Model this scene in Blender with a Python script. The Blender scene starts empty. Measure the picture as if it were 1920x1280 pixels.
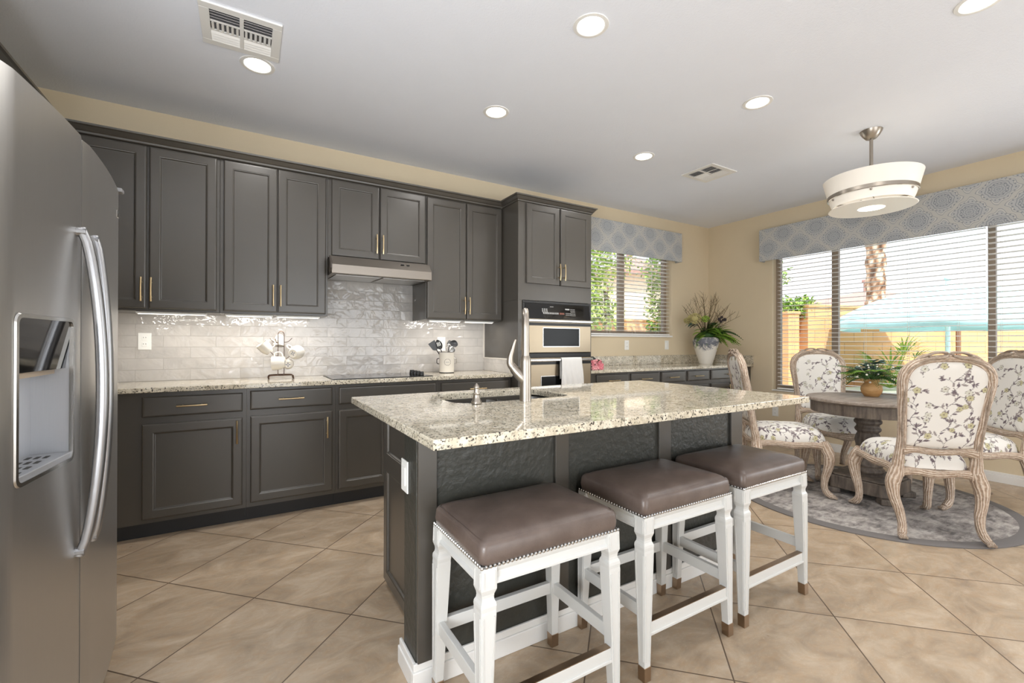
import bpy, math, random
import numpy as np
from mathutils import Vector, Matrix
PI = math.pi
rnd = random.Random(7)
SC = bpy.context.scene
COL = SC.collection

# ------------------------------------------------------------------ camera
cd = bpy.data.cameras.new('camera'); cam = bpy.data.objects.new('camera', cd); COL.objects.link(cam)
cd.sensor_fit = 'HORIZONTAL'; cd.sensor_width = 36.0; cd.lens = 834.0 / 1920 * 36.0
cd.clip_start = 0.05; cd.clip_end = 200
YAW, PIT, ROL = math.radians(30.8), math.radians(.17), math.radians(.11)
f0 = Vector((math.sin(YAW), math.cos(YAW), 0)); r0 = Vector((math.cos(YAW), -math.sin(YAW), 0)); u0 = Vector((0, 0, 1))
f1 = f0 * math.cos(PIT) + u0 * math.sin(PIT); u1 = u0 * math.cos(PIT) - f0 * math.sin(PIT)
r2 = r0 * math.cos(ROL) + u1 * math.sin(ROL); u2 = u1 * math.cos(ROL) - r0 * math.sin(ROL)
cam.matrix_world = Matrix(((r2.x, u2.x, -f1.x, 0), (r2.y, u2.y, -f1.y, 0), (r2.z, u2.z, -f1.z, 1.185), (0, 0, 0, 1)))
SC.camera = cam
# ------------------------------------------------------------------ world, sun, added fill lamps, exposure
SC.view_settings.view_transform = 'Standard'; SC.view_settings.look = 'None'
SC.view_settings.exposure = 0.40; SC.view_settings.gamma = 1.0
SC.view_settings.use_curve_mapping = False
SC.cycles.max_bounces = 7; SC.cycles.diffuse_bounces = 6; SC.cycles.glossy_bounces = 4
SC.cycles.transparent_max_bounces = 12; SC.cycles.transmission_bounces = 5
SC.cycles.caustics_reflective = False; SC.cycles.caustics_refractive = False
SC.cycles.sample_clamp_indirect = 6.0

def lin(c):
    out = []
    for v in c[:3]:
        v = v / 255.0
        out.append(v / 12.92 if v <= .04045 else ((v + .055) / 1.055) ** 2.4)
    return tuple(out) + (1.0,)

W = bpy.data.worlds.new('sky'); SC.world = W; W.use_nodes = True
wn = W.node_tree; bg = wn.nodes['Background']
tc = wn.nodes.new('ShaderNodeTexCoord'); sx = wn.nodes.new('ShaderNodeSeparateXYZ'); rp = wn.nodes.new('ShaderNodeValToRGB')
wn.links.new(tc.outputs['Generated'], sx.inputs[0]); wn.links.new(sx.outputs['Z'], rp.inputs[0]); wn.links.new(rp.outputs[0], bg.inputs[0])
rp.color_ramp.elements[0].position = 0.0; rp.color_ramp.elements[0].color = (.96, .98, 1, 1)
rp.color_ramp.elements[1].position = .7; rp.color_ramp.elements[1].color = (.62, .78, 1, 1)
bg.inputs[1].default_value = 1.4

def lamp(kind, name, loc, energy, color=(1, 1, 1), aim=None, **kw):
    d = bpy.data.lights.new(name, kind); d.energy = energy; d.color = color
    for k, v in kw.items(): setattr(d, k, v)
    o = bpy.data.objects.new(name, d); COL.objects.link(o); o.location = loc
    if aim is not None:
        o.rotation_euler = (Vector(aim)).to_track_quat('-Z', 'Y').to_euler()
    return o
lamp('SUN', 'sun', (0, 0, 20), 6.2, (1, .96, .88), aim=(.38, .60, -1.3), angle=math.radians(1.0))
# area fill lamps added out of view, at wall openings made for them
lamp('AREA', 'added_fill_rear', (1.6, -3.42, 1.25), 46, (.93, .965, 1), aim=(0, 1, .15), shape='RECTANGLE', size=3.2, size_y=2.1)  # added fill from behind the camera
lamp('AREA', 'added_fill_right', (5.47, -1.15, 1.35), 30, (.93, .965, 1), aim=(-1, .2, .1), shape='RECTANGLE', size=1.9, size_y=1.5)  # added fill from the unseen right side
lamp('AREA', 'added_fill_left', (-1.12, -.35, 1.05), 70, (.93, .965, 1), aim=(.3, .9, .75), shape='RECTANGLE', size=1.2, size_y=1.0)  # added fill, tilted up to brighten the left ceiling

# ------------------------------------------------------------------ materials
def new_mat(name):
    m = bpy.data.materials.new(name); m.use_nodes = True
    return m, m.node_tree, m.node_tree.nodes['Principled BSDF']
def P(name, col, rough=.5, metal=0.0, spec=.5, coat=0.0, emit=None, estr=0.0, sub=None):
    m, nt, b = new_mat(name)
    b.inputs['Base Color'].default_value = lin(col); b.inputs['Roughness'].default_value = rough
    b.inputs['Metallic'].default_value = metal; b.inputs['Specular IOR Level'].default_value = spec
    b.inputs['Coat Weight'].default_value = coat; b.inputs['Coat Roughness'].default_value = .05
    if emit: b.inputs['Emission Color'].default_value = lin(emit); b.inputs['Emission Strength'].default_value = estr
    return m
def node(nt, t, **ins):
    n = nt.nodes.new('ShaderNode' + t)
    for k, v in ins.items():
        if k.startswith('_'): setattr(n, k[1:], v)
        else:
            s = n.inputs[k.replace('__', ' ')] if not k.startswith('i') or not k[1:].isdigit() else n.inputs[int(k[1:])]
            if hasattr(v, 'links') or isinstance(v, bpy.types.NodeSocket): nt.links.new(v, s)
            else: s.default_value = v
    return n
def coords(nt, scale=(1, 1, 1), rot=(0, 0, 0), loc=(0, 0, 0), src='Object'):
    t = nt.nodes.new('ShaderNodeTexCoord')
    return node(nt, 'Mapping', Vector=t.outputs[src], Scale=scale, Rotation=rot, Location=loc).outputs[0]
def ramp(nt, fac, *stops, interp='LINEAR'):
    r = nt.nodes.new('ShaderNodeValToRGB'); nt.links.new(fac, r.inputs[0]); cr = r.color_ramp; cr.interpolation = interp
    while len(cr.elements) < len(stops): cr.elements.new(.5)
    for e, (p, c) in zip(cr.elements, stops):
        e.position = p; e.color = c if len(c) == 4 and max(c) <= 1 else lin(c)
    return r.outputs[0]
def mixc(nt, fac, a, b, mode='MIX'):
    n = nt.nodes.new('ShaderNodeMix'); n.data_type = 'RGBA'; n.blend_type = mode
    for s, v in ((n.inputs[0], fac), (n.inputs[6], a), (n.inputs[7], b)):
        if isinstance(v, bpy.types.NodeSocket): nt.links.new(v, s)
        elif isinstance(v, (int, float)): s.default_value = v
        else: s.default_value = lin(v)
    return n.outputs[2]
def mth(nt, op, a, b=0.0, c=0.0):
    n = nt.nodes.new('ShaderNodeMath'); n.operation = op
    for s, v in zip(n.inputs, (a, b, c)):
        if isinstance(v, bpy.types.NodeSocket): nt.links.new(v, s)
        else: s.default_value = v
    return n.outputs[0]
def bump(nt, b, h, strength=.3, dist=.01):
    n = node(nt, 'Bump', Height=h, Strength=strength, Distance=dist); nt.links.new(n.outputs[0], b.inputs['Normal'])
def noise(nt, vec, scale, detail=3, rough=.5, dist=0):
    return node(nt, 'TexNoise', Vector=vec, Scale=scale, Detail=detail, Roughness=rough, Distortion=dist).outputs['Fac']

def painted(name, col, rough, nscale=120, bs=.08, bd=.002, var=6):
    m, nt, b = new_mat(name); v = coords(nt)
    n = noise(nt, v, 6, 2); c2 = tuple(max(0, x - var) for x in col)
    nt.links.new(mixc(nt, n, col, c2), b.inputs['Base Color']); b.inputs['Roughness'].default_value = rough
    bump(nt, b, noise(nt, v, nscale, 3), bs, bd)
    return m
def brushed(name, col, rough=.3, axis='z', metal=1.0):
    m, nt, b = new_mat(name); s = {'z': (90, 90, 1.2), 'x': (1.2, 90, 90), 'y': (90, 1.2, 90)}[axis]
    n = noise(nt, coords(nt, s), 8, 4)
    nt.links.new(mixc(nt, n, tuple(x * .95 for x in col), col), b.inputs['Base Color'])
    b.inputs['Metallic'].default_value = metal
    nt.links.new(mth(nt, 'MULTIPLY_ADD', n, .1, rough - .05), b.inputs['Roughness'])
    bump(nt, b, n, .035, .001)
    return m

m_wall = painted('tan_wall_paint', (218, 203, 175), .85, 160, .25, .003, 4)
m_ceil = painted('white_ceiling_paint', (234, 238, 247), .9, 110, .35, .004, 3)
m_trim = P('white_trim_paint', (232, 231, 228), .35)
m_cab = painted('taupe_cabinet_paint', (70, 66, 60), .34, 220, .05, .001, 4)
_b = m_cab.node_tree.nodes['Principled BSDF']; _b.inputs['Coat Weight'].default_value = .55; _b.inputs['Coat Roughness'].default_value = .28
m_toe = P('black_toe_kick', (38, 38, 39), .5)
m_plaster = painted('textured_taupe_plaster', (56, 56, 51), .40, 36, .45, .009, 4)
m_steel = brushed('brushed_steel', (200, 198, 195), .32, 'z', .92)
m_steelx = brushed('warm_brushed_steel', (182, 168, 146), .38, 'x')
m_nickel = P('brushed_nickel', (168, 160, 150), .34, 1.0)
m_chrome = P('polished_steel', (190, 188, 184), .24, 1.0)
m_brass = P('brushed_brass', (212, 190, 150), .32, 1.0)
m_ovglass = P('oven_window_glass', (16, 17, 17), .18, 0, .15)
m_ferrule = P('aged_brass', (168, 146, 124), .32, 1.0)
m_black = P('black_plastic', (22, 22, 23), .35)
m_blackg = P('black_glass', (14, 14, 15), .06, 0, .6)
m_white = P('white_plastic', (238, 238, 234), .35)
m_slot = P('dark_slot', (60, 58, 55), .6)
m_stool = P('white_stool_paint', (206, 206, 203), .38)
m_ceram = P('white_ceramic', (214, 209, 200), .18, 0, .5, .3)
m_bluemark = P('dark_blue_mark', (70, 84, 110), .4)
m_bronze = P('dark_bronze_wire', (92, 72, 60), .35, .8)
m_lens = P('lamp_lens', (255, 255, 255), .4, emit=(255, 250, 240), estr=6)
m_strip = P('led_strip_lens', (255, 255, 255), .4, emit=(255, 248, 235), estr=1.6)
m_shade = P('frosted_white_shade', (240, 236, 228), .5, emit=(255, 226, 190), estr=.03)
m_glow = P('pendant_diffuser', (255, 255, 255), .5, emit=(255, 240, 215), estr=1.6)
m_windframe = P('bronze_window_frame', (146, 131, 115), .45)
m_slat = P('white_blind_slat', (246, 245, 242), .5)
m_cord = P('pale_blind_cord', (222, 220, 214), .7)
m_disp = brushed('dispenser_silver', (196, 198, 202), .4, 'z', .6)
m_towel = painted('white_towel_cotton', (228, 227, 224), .95, 300, .6, .004, 6)
m_umb = P('turquoise_canvas', (176, 222, 229), .8, emit=None)
m_umbpost = P('pale_umbrella_post', (205, 232, 236), .5)
m_leaf1 = P('bright_green_leaf', (112, 150, 52), .55)
m_leaf2 = P('deep_green_leaf', (52, 84, 38), .55)
m_leaf3 = P('blue_green_leaf', (78, 104, 92), .5)
m_leaf4 = P('lime_leaf', (150, 178, 74), .55)
m_twig = P('brown_twig', (104, 88, 62), .8)
m_hyd = P('dried_hydrangea', (196, 186, 130), .8)
m_thistle = P('dark_thistle', (56, 48, 50), .9)
m_berry = P('white_berry', (226, 222, 210), .5)
m_rose = P('pink_rose', (232, 150, 160), .6)
m_stucco = P('beige_stucco', (222, 206, 180), .9)
m_roof = P('pink_roof_tile', (168, 134, 124), .9)
m_deck = P('pale_pool_deck', (226, 222, 212), .9)
m_plinth = P('pale_plaster_planter', (226, 226, 214), .9)

def m_floor_tile():
    m, nt, b = new_mat('diagonal_travertine_tile'); S = .5095
    # rows run along x+y and x-y : rotate the plane by 45 degrees, then fit the grid to the seen joints
    v = coords(nt, rot=(0, 0, math.radians(-45)))
    # after rotation -45: X'=(x+y)/sqrt2, Y'=(y-x)/sqrt2
    a = node(nt, 'VectorMath', _operation='ADD', i0=v, i1=(-(2.42 / math.sqrt(2)) + 20 * S, -(2.353 / math.sqrt(2)) + 20 * S, 0)).outputs[0]
    br = node(nt, 'TexBrick', _offset=0.0, _squash=1.0, Vector=a, Scale=1.0, Color1=(0, 0, 0, 1), Color2=(1, 1, 1, 1), Mortar=(0, 0, 0, 1))
    br.inputs['Mortar Size'].default_value = .003; br.inputs['Mortar Smooth'].default_value = .2
    br.inputs['Brick Width'].default_value = S; br.inputs['Row Height'].default_value = S; br.inputs['Bias'].default_value = 0
    vs = coords(nt, (1, 1, 1))
    per = node(nt, 'VectorMath', _operation='MULTIPLY_ADD', i0=br.outputs['Color'], i1=(7, 3, 0), i2=vs).outputs[0]
    st = node(nt, 'Mapping', Vector=per, Scale=(2.2, 3.6, 1), Rotation=(0, 0, .35)).outputs[0]
    n1 = noise(nt, st, 2.0, 7, .62, .9); n2 = noise(nt, st, 9, 6, .65, .4)
    c = ramp(nt, n1, (.30, (152, 134, 113)), (.5, (176, 157, 134)), (.70, (198, 181, 159)))
    c = mixc(nt, mth(nt, 'MULTIPLY', ramp(nt, n2, (.45, (0, 0, 0, 1)), (.7, (1, 1, 1, 1))), .45), c, (180, 148, 112))
    c = mixc(nt, mth(nt, 'MULTIPLY', ramp(nt, noise(nt, st, 26, 5, .7), (.58, (0, 0, 0, 1)), (.75, (1, 1, 1, 1))), .35), c, (222, 208, 188))
    c = mixc(nt, br.outputs['Fac'], c, (96, 78, 62))
    nt.links.new(c, b.inputs['Base Color'])
    nt.links.new(mth(nt, 'MULTIPLY_ADD', n2, .25, .2), b.inputs['Roughness'])
    h = mth(nt, 'SUBTRACT', mth(nt, 'MULTIPLY', n2, .12), br.outputs['Fac'])
    bump(nt, b, h, .35, .004)
    return m
m_floor = m_floor_tile()

def m_gran():
    m, nt, b = new_mat('speckled_granite'); v = coords(nt)
    n1 = noise(nt, v, 26, 5, .65, .3); n2 = noise(nt, v, 75, 4, .6); n3 = noise(nt, v, 150, 3, .6); n4 = noise(nt, v, 7, 3)
    c = ramp(nt, n1, (.35, (178, 168, 146)), (.55, (214, 205, 186)), (.72, (228, 222, 206)))
    c = mixc(nt, ramp(nt, n4, (.4, (0, 0, 0, 1)), (.75, (.6, .6, .6, 1))), c, (196, 190, 172))
    c = mixc(nt, ramp(nt, n2, (.555, (0, 0, 0, 1)), (.64, (1, 1, 1, 1))), c, (132, 125, 112))
    c = mixc(nt, ramp(nt, n3, (.575, (0, 0, 0, 1)), (.63, (1, 1, 1, 1))), c, (62, 58, 54))
    k = node(nt, 'TexVoronoi', Vector=v, Scale=48).outputs['Distance']
    c = mixc(nt, ramp(nt, k, (.14, (1, 1, 1, 1)), (.21, (0, 0, 0, 1))), c, (44, 42, 42))
    nt.links.new(c, b.inputs['Base Color']); b.inputs['Roughness'].default_value = .05
    return m
m_granite = m_gran()

def m_tile():
    m, nt, b = new_mat('glossy_white_subway_tile')
    v = coords(nt, rot=(math.radians(-90), 0, 0), loc=(.29, 0, .915))
    t = nt.nodes.new('ShaderNodeTexCoord'); s = node(nt, 'SeparateXYZ', Vector=t.outputs['Object'])
    u = mth(nt, 'ADD', mth(nt, 'ADD', s.outputs[0], s.outputs[1]), 6.04)
    vv = node(nt, 'CombineXYZ', X=u, Y=mth(nt, 'ADD', s.outputs[2], .0785 * 12 - .915), Z=0.0).outputs[0]
    br = node(nt, 'TexBrick', _offset=.5, Vector=vv, Scale=1.0, Color1=(0, 0, 0, 1), Color2=(1, 1, 1, 1), Mortar=(.5, .5, .5, 1))
    br.inputs['Mortar Size'].default_value = .0016; br.inputs['Mortar Smooth'].default_value = .3
    br.inputs['Brick Width'].default_value = .305; br.inputs['Row Height'].default_value = .0785
    per = node(nt, 'VectorMath', _operation='MULTIPLY_ADD', i0=br.outputs['Color'], i1=(9, 5, 3), i2=t.outputs['Object']).outputs[0]
    n = noise(nt, per, 9, 3, .5, .6)
    c = mixc(nt, mth(nt, 'MULTIPLY', br.outputs['Color'], .8), (198, 194, 189), (176, 172, 168))
    c = mixc(nt, ramp(nt, n, (.35, (0, 0, 0, 1)), (.8, (.5, .5, .5, 1))), c, (164, 161, 159))
    c = mixc(nt, br.outputs['Fac'], c, (180, 175, 170))
    nt.links.new(c, b.inputs['Base Color']); b.inputs['Roughness'].default_value = .07
    h = mth(nt, 'SUBTRACT', mth(nt, 'MULTIPLY', noise(nt, per, 8.5, 3, .5, .5), 1.2), br.outputs['Fac'])
    bump(nt, b, h, .7, .013)
    return m
m_subway = m_tile()

def m_leather_():
    m, nt, b = new_mat('taupe_brown_leather'); v = coords(nt)
    n = noise(nt, v, 9, 4, .6)
    nt.links.new(ramp(nt, n, (.3, (82, 70, 64)), (.7, (106, 93, 86))), b.inputs['Base Color'])
    b.inputs['Roughness'].default_value = .33
    k = node(nt, 'TexVoronoi', Vector=v, Scale=420).outputs['Distance']
    bump(nt, b, mth(nt, 'ADD', mth(nt, 'MULTIPLY', k, .15), noise(nt, v, 10, 3, .5, .5)), .22, .006)
    return m
m_leather = m_leather_()

def m_carved_():
    m, nt, b = new_mat('whitewashed_carved_wood')
    t = nt.nodes.new('ShaderNodeTexCoord')
    v = node(nt, 'Mapping', Vector=t.outputs['UV'], Scale=(7, 2.6, 1)).outputs[0]
    o = t.outputs['Object']
    n = noise(nt, v, 2.2, 4, .6, 1.4); n2 = noise(nt, o, 42, 4, .6, 1.0)
    w = node(nt, 'TexWave', _wave_type='BANDS', _bands_direction='Y', Vector=v, Scale=1.5, Distortion=7, Detail=3).outputs['Fac']
    h = mth(nt, 'ADD', mth(nt, 'MULTIPLY', w, .6), n2)
    c = ramp(nt, mth(nt, 'MULTIPLY', h, .62), (.18, (140, 116, 95)), (.42, (184, 161, 140)), (.72, (222, 207, 191)))
    nt.links.new(c, b.inputs['Base Color']); b.inputs['Roughness'].default_value = .75
    bump(nt, b, h, .75, .010)
    return m
m_carved = m_carved_()

def m_table_(name, dark, light, sc=(3, 40, 40)):
    m, nt, b = new_mat(name); v = coords(nt, sc)
    n = noise(nt, v, 1.0, 6, .65, .5); n2 = noise(nt, coords(nt), 11, 5, .65)
    c = ramp(nt, n, (.3, dark), (.7, light))
    c = mixc(nt, mth(nt, 'MULTIPLY', ramp(nt, n2, (.45, (0, 0, 0, 1)), (.7, (1, 1, 1, 1))), .5), c, dark)
    nt.links.new(c, b.inputs['Base Color']); b.inputs['Roughness'].default_value = .55
    bump(nt, b, n, .35, .003)
    return m
m_tabletop = m_table_('weathered_table_planks', (122, 110, 100), (168, 156, 144))
m_tableside = m_table_('dark_weathered_wood', (70, 62, 57), (132, 120, 108), (30, 30, 4))
m_jar = m_table_('honey_wood', (168, 122, 70), (208, 166, 112), (8, 8, 26))

def m_rug_():
    m, nt, b = new_mat('distressed_grey_rug'); v = coords(nt)
    n = noise(nt, v, 5.5, 7, .7, .6); n2 = noise(nt, node(nt, 'Mapping', Vector=v, Scale=(1, 3, 1), Rotation=(0, 0, .7)).outputs[0], 12, 6, .7, .4)
    c = ramp(nt, mth(nt, 'ADD', mth(nt, 'MULTIPLY', n, .6), mth(nt, 'MULTIPLY', n2, .4)), (.40, (98, 94, 92)), (.50, (152, 146, 142)), (.60, (190, 184, 178)))
    nt.links.new(c, b.inputs['Base Color']); b.inputs['Roughness'].default_value = .95
    bump(nt, b, noise(nt, v, 260, 2), .5, .004)
    return m
m_rug = m_rug_()
m_rugedge = P('charcoal_rug_border', (112, 108, 106), .95)

def m_print_():
    m, nt, b = new_mat('floral_linen')
    a = nt.nodes.new('ShaderNodeAttribute'); a.attribute_name = 'Print'
    nt.links.new(a.outputs['Color'], b.inputs['Base Color']); b.inputs['Roughness'].default_value = .9
    bump(nt, b, noise(nt, coords(nt), 350, 2), .25, .002)
    return m
m_floral = m_print_()

def m_valance_():
    m, nt, b = new_mat('medallion_fabric')
    t = nt.nodes.new('ShaderNodeTexCoord'); s = node(nt, 'SeparateXYZ', Vector=t.outputs['Object'])
    along = mth(nt, 'ADD', s.outputs[0], s.outputs[1]); up = s.outputs[2]
    A, B = .35, .295
    nx = mth(nt, 'MULTIPLY', mth(nt, 'SUBTRACT', noise(nt, t.outputs['Object'], 24, 2), .5), .012)
    def medal(ox, oz):
        px = mth(nt, 'MULTIPLY', mth(nt, 'SUBTRACT', mth(nt, 'FRACT', mth(nt, 'ADD', mth(nt, 'DIVIDE', along, A), ox + 40)), .5), A)
        pz = mth(nt, 'MULTIPLY', mth(nt, 'SUBTRACT', mth(nt, 'FRACT', mth(nt, 'ADD', mth(nt, 'DIVIDE', up, B), oz + 40)), .5), B)
        r = mth(nt, 'SQRT', mth(nt, 'ADD', mth(nt, 'POWER', px, 2), mth(nt, 'POWER', mth(nt, 'MULTIPLY', pz, 1.12), 2)))
        th = mth(nt, 'ARCTAN2', pz, px)
        return mth(nt, 'ADD', r, nx), th
    ra, ta = medal(0, 0); rb, tb = medal(.5, .5)
    sel = mth(nt, 'LESS_THAN', ra, rb)
    r = mth(nt, 'MINIMUM', ra, rb); th = mth(nt, 'ADD', mth(nt, 'MULTIPLY', ta, sel), mth(nt, 'MULTIPLY', tb, mth(nt, 'SUBTRACT', 1.0, sel)))
    d = mth(nt, 'ADD', mth(nt, 'ABSOLUTE', mth(nt, 'SUBTRACT', ra, rb)), mth(nt, 'MULTIPLY', mth(nt, 'SINE', mth(nt, 'MULTIPLY', th, 8)), .015))
    ring = mth(nt, 'LESS_THAN', mth(nt, 'ABSOLUTE', mth(nt, 'SUBTRACT', mth(nt, 'FRACT', mth(nt, 'DIVIDE', mth(nt, 'ADD', r, mth(nt, 'MULTIPLY', mth(nt, 'SINE', mth(nt, 'MULTIPLY', th, 10)), .003)), .017)), .5)), .13)
    ring = mth(nt, 'MULTIPLY', ring, mth(nt, 'LESS_THAN', r, .088))
    dots = mth(nt, 'MULTIPLY', mth(nt, 'GREATER_THAN', mth(nt, 'SINE', mth(nt, 'MULTIPLY', th, 22)), .35), mth(nt, 'LESS_THAN', mth(nt, 'ABSOLUTE', mth(nt, 'SUBTRACT', r, .1)), .005))
    sq = mth(nt, 'MULTIPLY', mth(nt, 'GREATER_THAN', mth(nt, 'SINE', mth(nt, 'MULTIPLY', th, 14)), .2), mth(nt, 'LESS_THAN', mth(nt, 'ABSOLUTE', mth(nt, 'SUBTRACT', r, .055)), .005))
    edge = mth(nt, 'ADD', mth(nt, 'LESS_THAN', mth(nt, 'ABSOLUTE', mth(nt, 'SUBTRACT', d, .030)), .0028), mth(nt, 'LESS_THAN', mth(nt, 'ABSOLUTE', mth(nt, 'SUBTRACT', d, .058)), .0022))
    ink = mth(nt, 'MINIMUM', mth(nt, 'ADD', mth(nt, 'ADD', ring, dots), mth(nt, 'ADD', sq, edge)), 1.0)
    pale = mth(nt, 'LESS_THAN', d, .027)
    pale2 = mth(nt, 'LESS_THAN', mth(nt, 'ABSOLUTE', mth(nt, 'SUBTRACT', d, .044)), .009)
    c = mixc(nt, mth(nt, 'MULTIPLY', mth(nt, 'SUBTRACT', 1.0, mth(nt, 'DIVIDE', r, .16)), .9), (188, 189, 188), (172, 175, 178))
    c = mixc(nt, pale, c, (190, 189, 184)); c = mixc(nt, pale2, c, (196, 195, 190))
    c = mixc(nt, mth(nt, 'MULTIPLY', ink, .8), c, (124, 129, 138))
    nt.links.new(c, b.inputs['Base Color']); b.inputs['Roughness'].default_value = .9
    return m
m_valance = m_valance_()

def m_glass_():
    m, nt, b = new_mat('window_glass'); nt.nodes.remove(b)
    tr = nt.nodes.new('ShaderNodeBsdfTransparent'); gl = nt.nodes.new('ShaderNodeBsdfGlossy'); gl.inputs['Roughness'].default_value = .02
    fr = nt.nodes.new('ShaderNodeFresnel'); fr.inputs[0].default_value = 1.3
    mx = nt.nodes.new('ShaderNodeMixShader'); nt.links.new(fr.outputs[0], mx.inputs[0]); nt.links.new(tr.outputs[0], mx.inputs[1]); nt.links.new(gl.outputs[0], mx.inputs[2])
    nt.links.new(mx.outputs[0], nt.nodes['Material Output'].inputs[0])
    return m
m_glass = m_glass_()

def m_block_():
    m, nt, b = new_mat('tan_block_masonry')
    v = coords(nt, rot=(math.radians(90), 0, 0))
    t = nt.nodes.new('ShaderNodeTexCoord'); s = node(nt, 'SeparateXYZ', Vector=t.outputs['Object'])
    vv = node(nt, 'CombineXYZ', X=mth(nt, 'ADD', s.outputs[0], 30), Y=mth(nt, 'ADD', s.outputs[2], 2.0), Z=0.0).outputs[0]
    br = node(nt, 'TexBrick', _offset=.5, Vector=vv, Scale=1.0, Color1=lin((222, 172, 122)), Color2=lin((212, 160, 112)), Mortar=lin((172, 128, 92)))
    br.inputs['Mortar Size'].default_value = .006; br.inputs['Brick Width'].default_value = .41; br.inputs['Row Height'].default_value = .2
    nt.links.new(br.outputs['Color'], b.inputs['Base Color']); b.inputs['Roughness'].default_value = .95
    return m
m_block = m_block_()

def m_vase_():
    m, nt, b = new_mat('distressed_white_and_blue_glaze')
    t = nt.nodes.new('ShaderNodeTexCoord'); s = node(nt, 'SeparateXYZ', Vector=t.outputs['Object'])
    n = noise(nt, t.outputs['Object'], 14, 6, .7, .6)
    k = mth(nt, 'ADD', mth(nt, 'MULTIPLY', mth(nt, 'SUBTRACT', s.outputs[2], .19), 2.6), mth(nt, 'SUBTRACT', n, .5))
    f = ramp(nt, k, (.02, (0, 0, 0, 1)), (.16, (1, 1, 1, 1)), (.30, (.9, .9, .9, 1)), (.42, (.1, .1, .1, 1)))
    nt.links.new(mixc(nt, f, (226, 222, 214), (92, 96, 108)), b.inputs['Base Color']); b.inputs['Roughness'].default_value = .5
    return m
m_vase = m_vase_()

def m_trunk_():
    m, nt, b = new_mat('palm_bark'); v = coords(nt, (6, 6, 3))
    k = node(nt, 'TexVoronoi', Vector=v, Scale=1.3).outputs['Distance']
    nt.links.new(ramp(nt, k, (.1, (236, 218, 196)), (.55, (150, 118, 92)), (.8, (96, 74, 58))), b.inputs['Base Color'])
    b.inputs['Roughness'].default_value = .95
    return m
m_bark = m_trunk_()
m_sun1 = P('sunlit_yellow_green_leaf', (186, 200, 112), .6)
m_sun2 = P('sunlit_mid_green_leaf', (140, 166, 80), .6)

# ------------------------------------------------------------------ geometry helpers
def world_loc(o):
    l = Vector((0, 0, 0))
    while o is not None: l += Vector(o.location); o = o.parent
    return l
def catmull(pts, n):
    pts = [np.array(p, float) for p in pts]; out = []
    for i in range(len(pts) - 1):
        p0 = pts[max(i - 1, 0)]; p1 = pts[i]; p2 = pts[i + 1]; p3 = pts[min(i + 2, len(pts) - 1)]
        for k in range(n):
            t = k / n
            out.append(.5 * ((2 * p1) + (-p0 + p2) * t + (2 * p0 - 5 * p1 + 4 * p2 - p3) * t * t + (-p0 + 3 * p1 - 3 * p2 + p3) * t ** 3))
    out.append(pts[-1]); return out
def rrect(hx, hy, r, n=6):
    pts = []
    for cx, cy, a0 in ((hx - r, hy - r, 0), (-hx + r, hy - r, 90), (-hx + r, -hy + r, 180), (hx - r, -hy + r, 270)):
        for k in range(n + 1):
            a = math.radians(a0 + 90 * k / n); pts.append((cx + r * math.cos(a), cy + r * math.sin(a)))
    return pts

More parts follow.
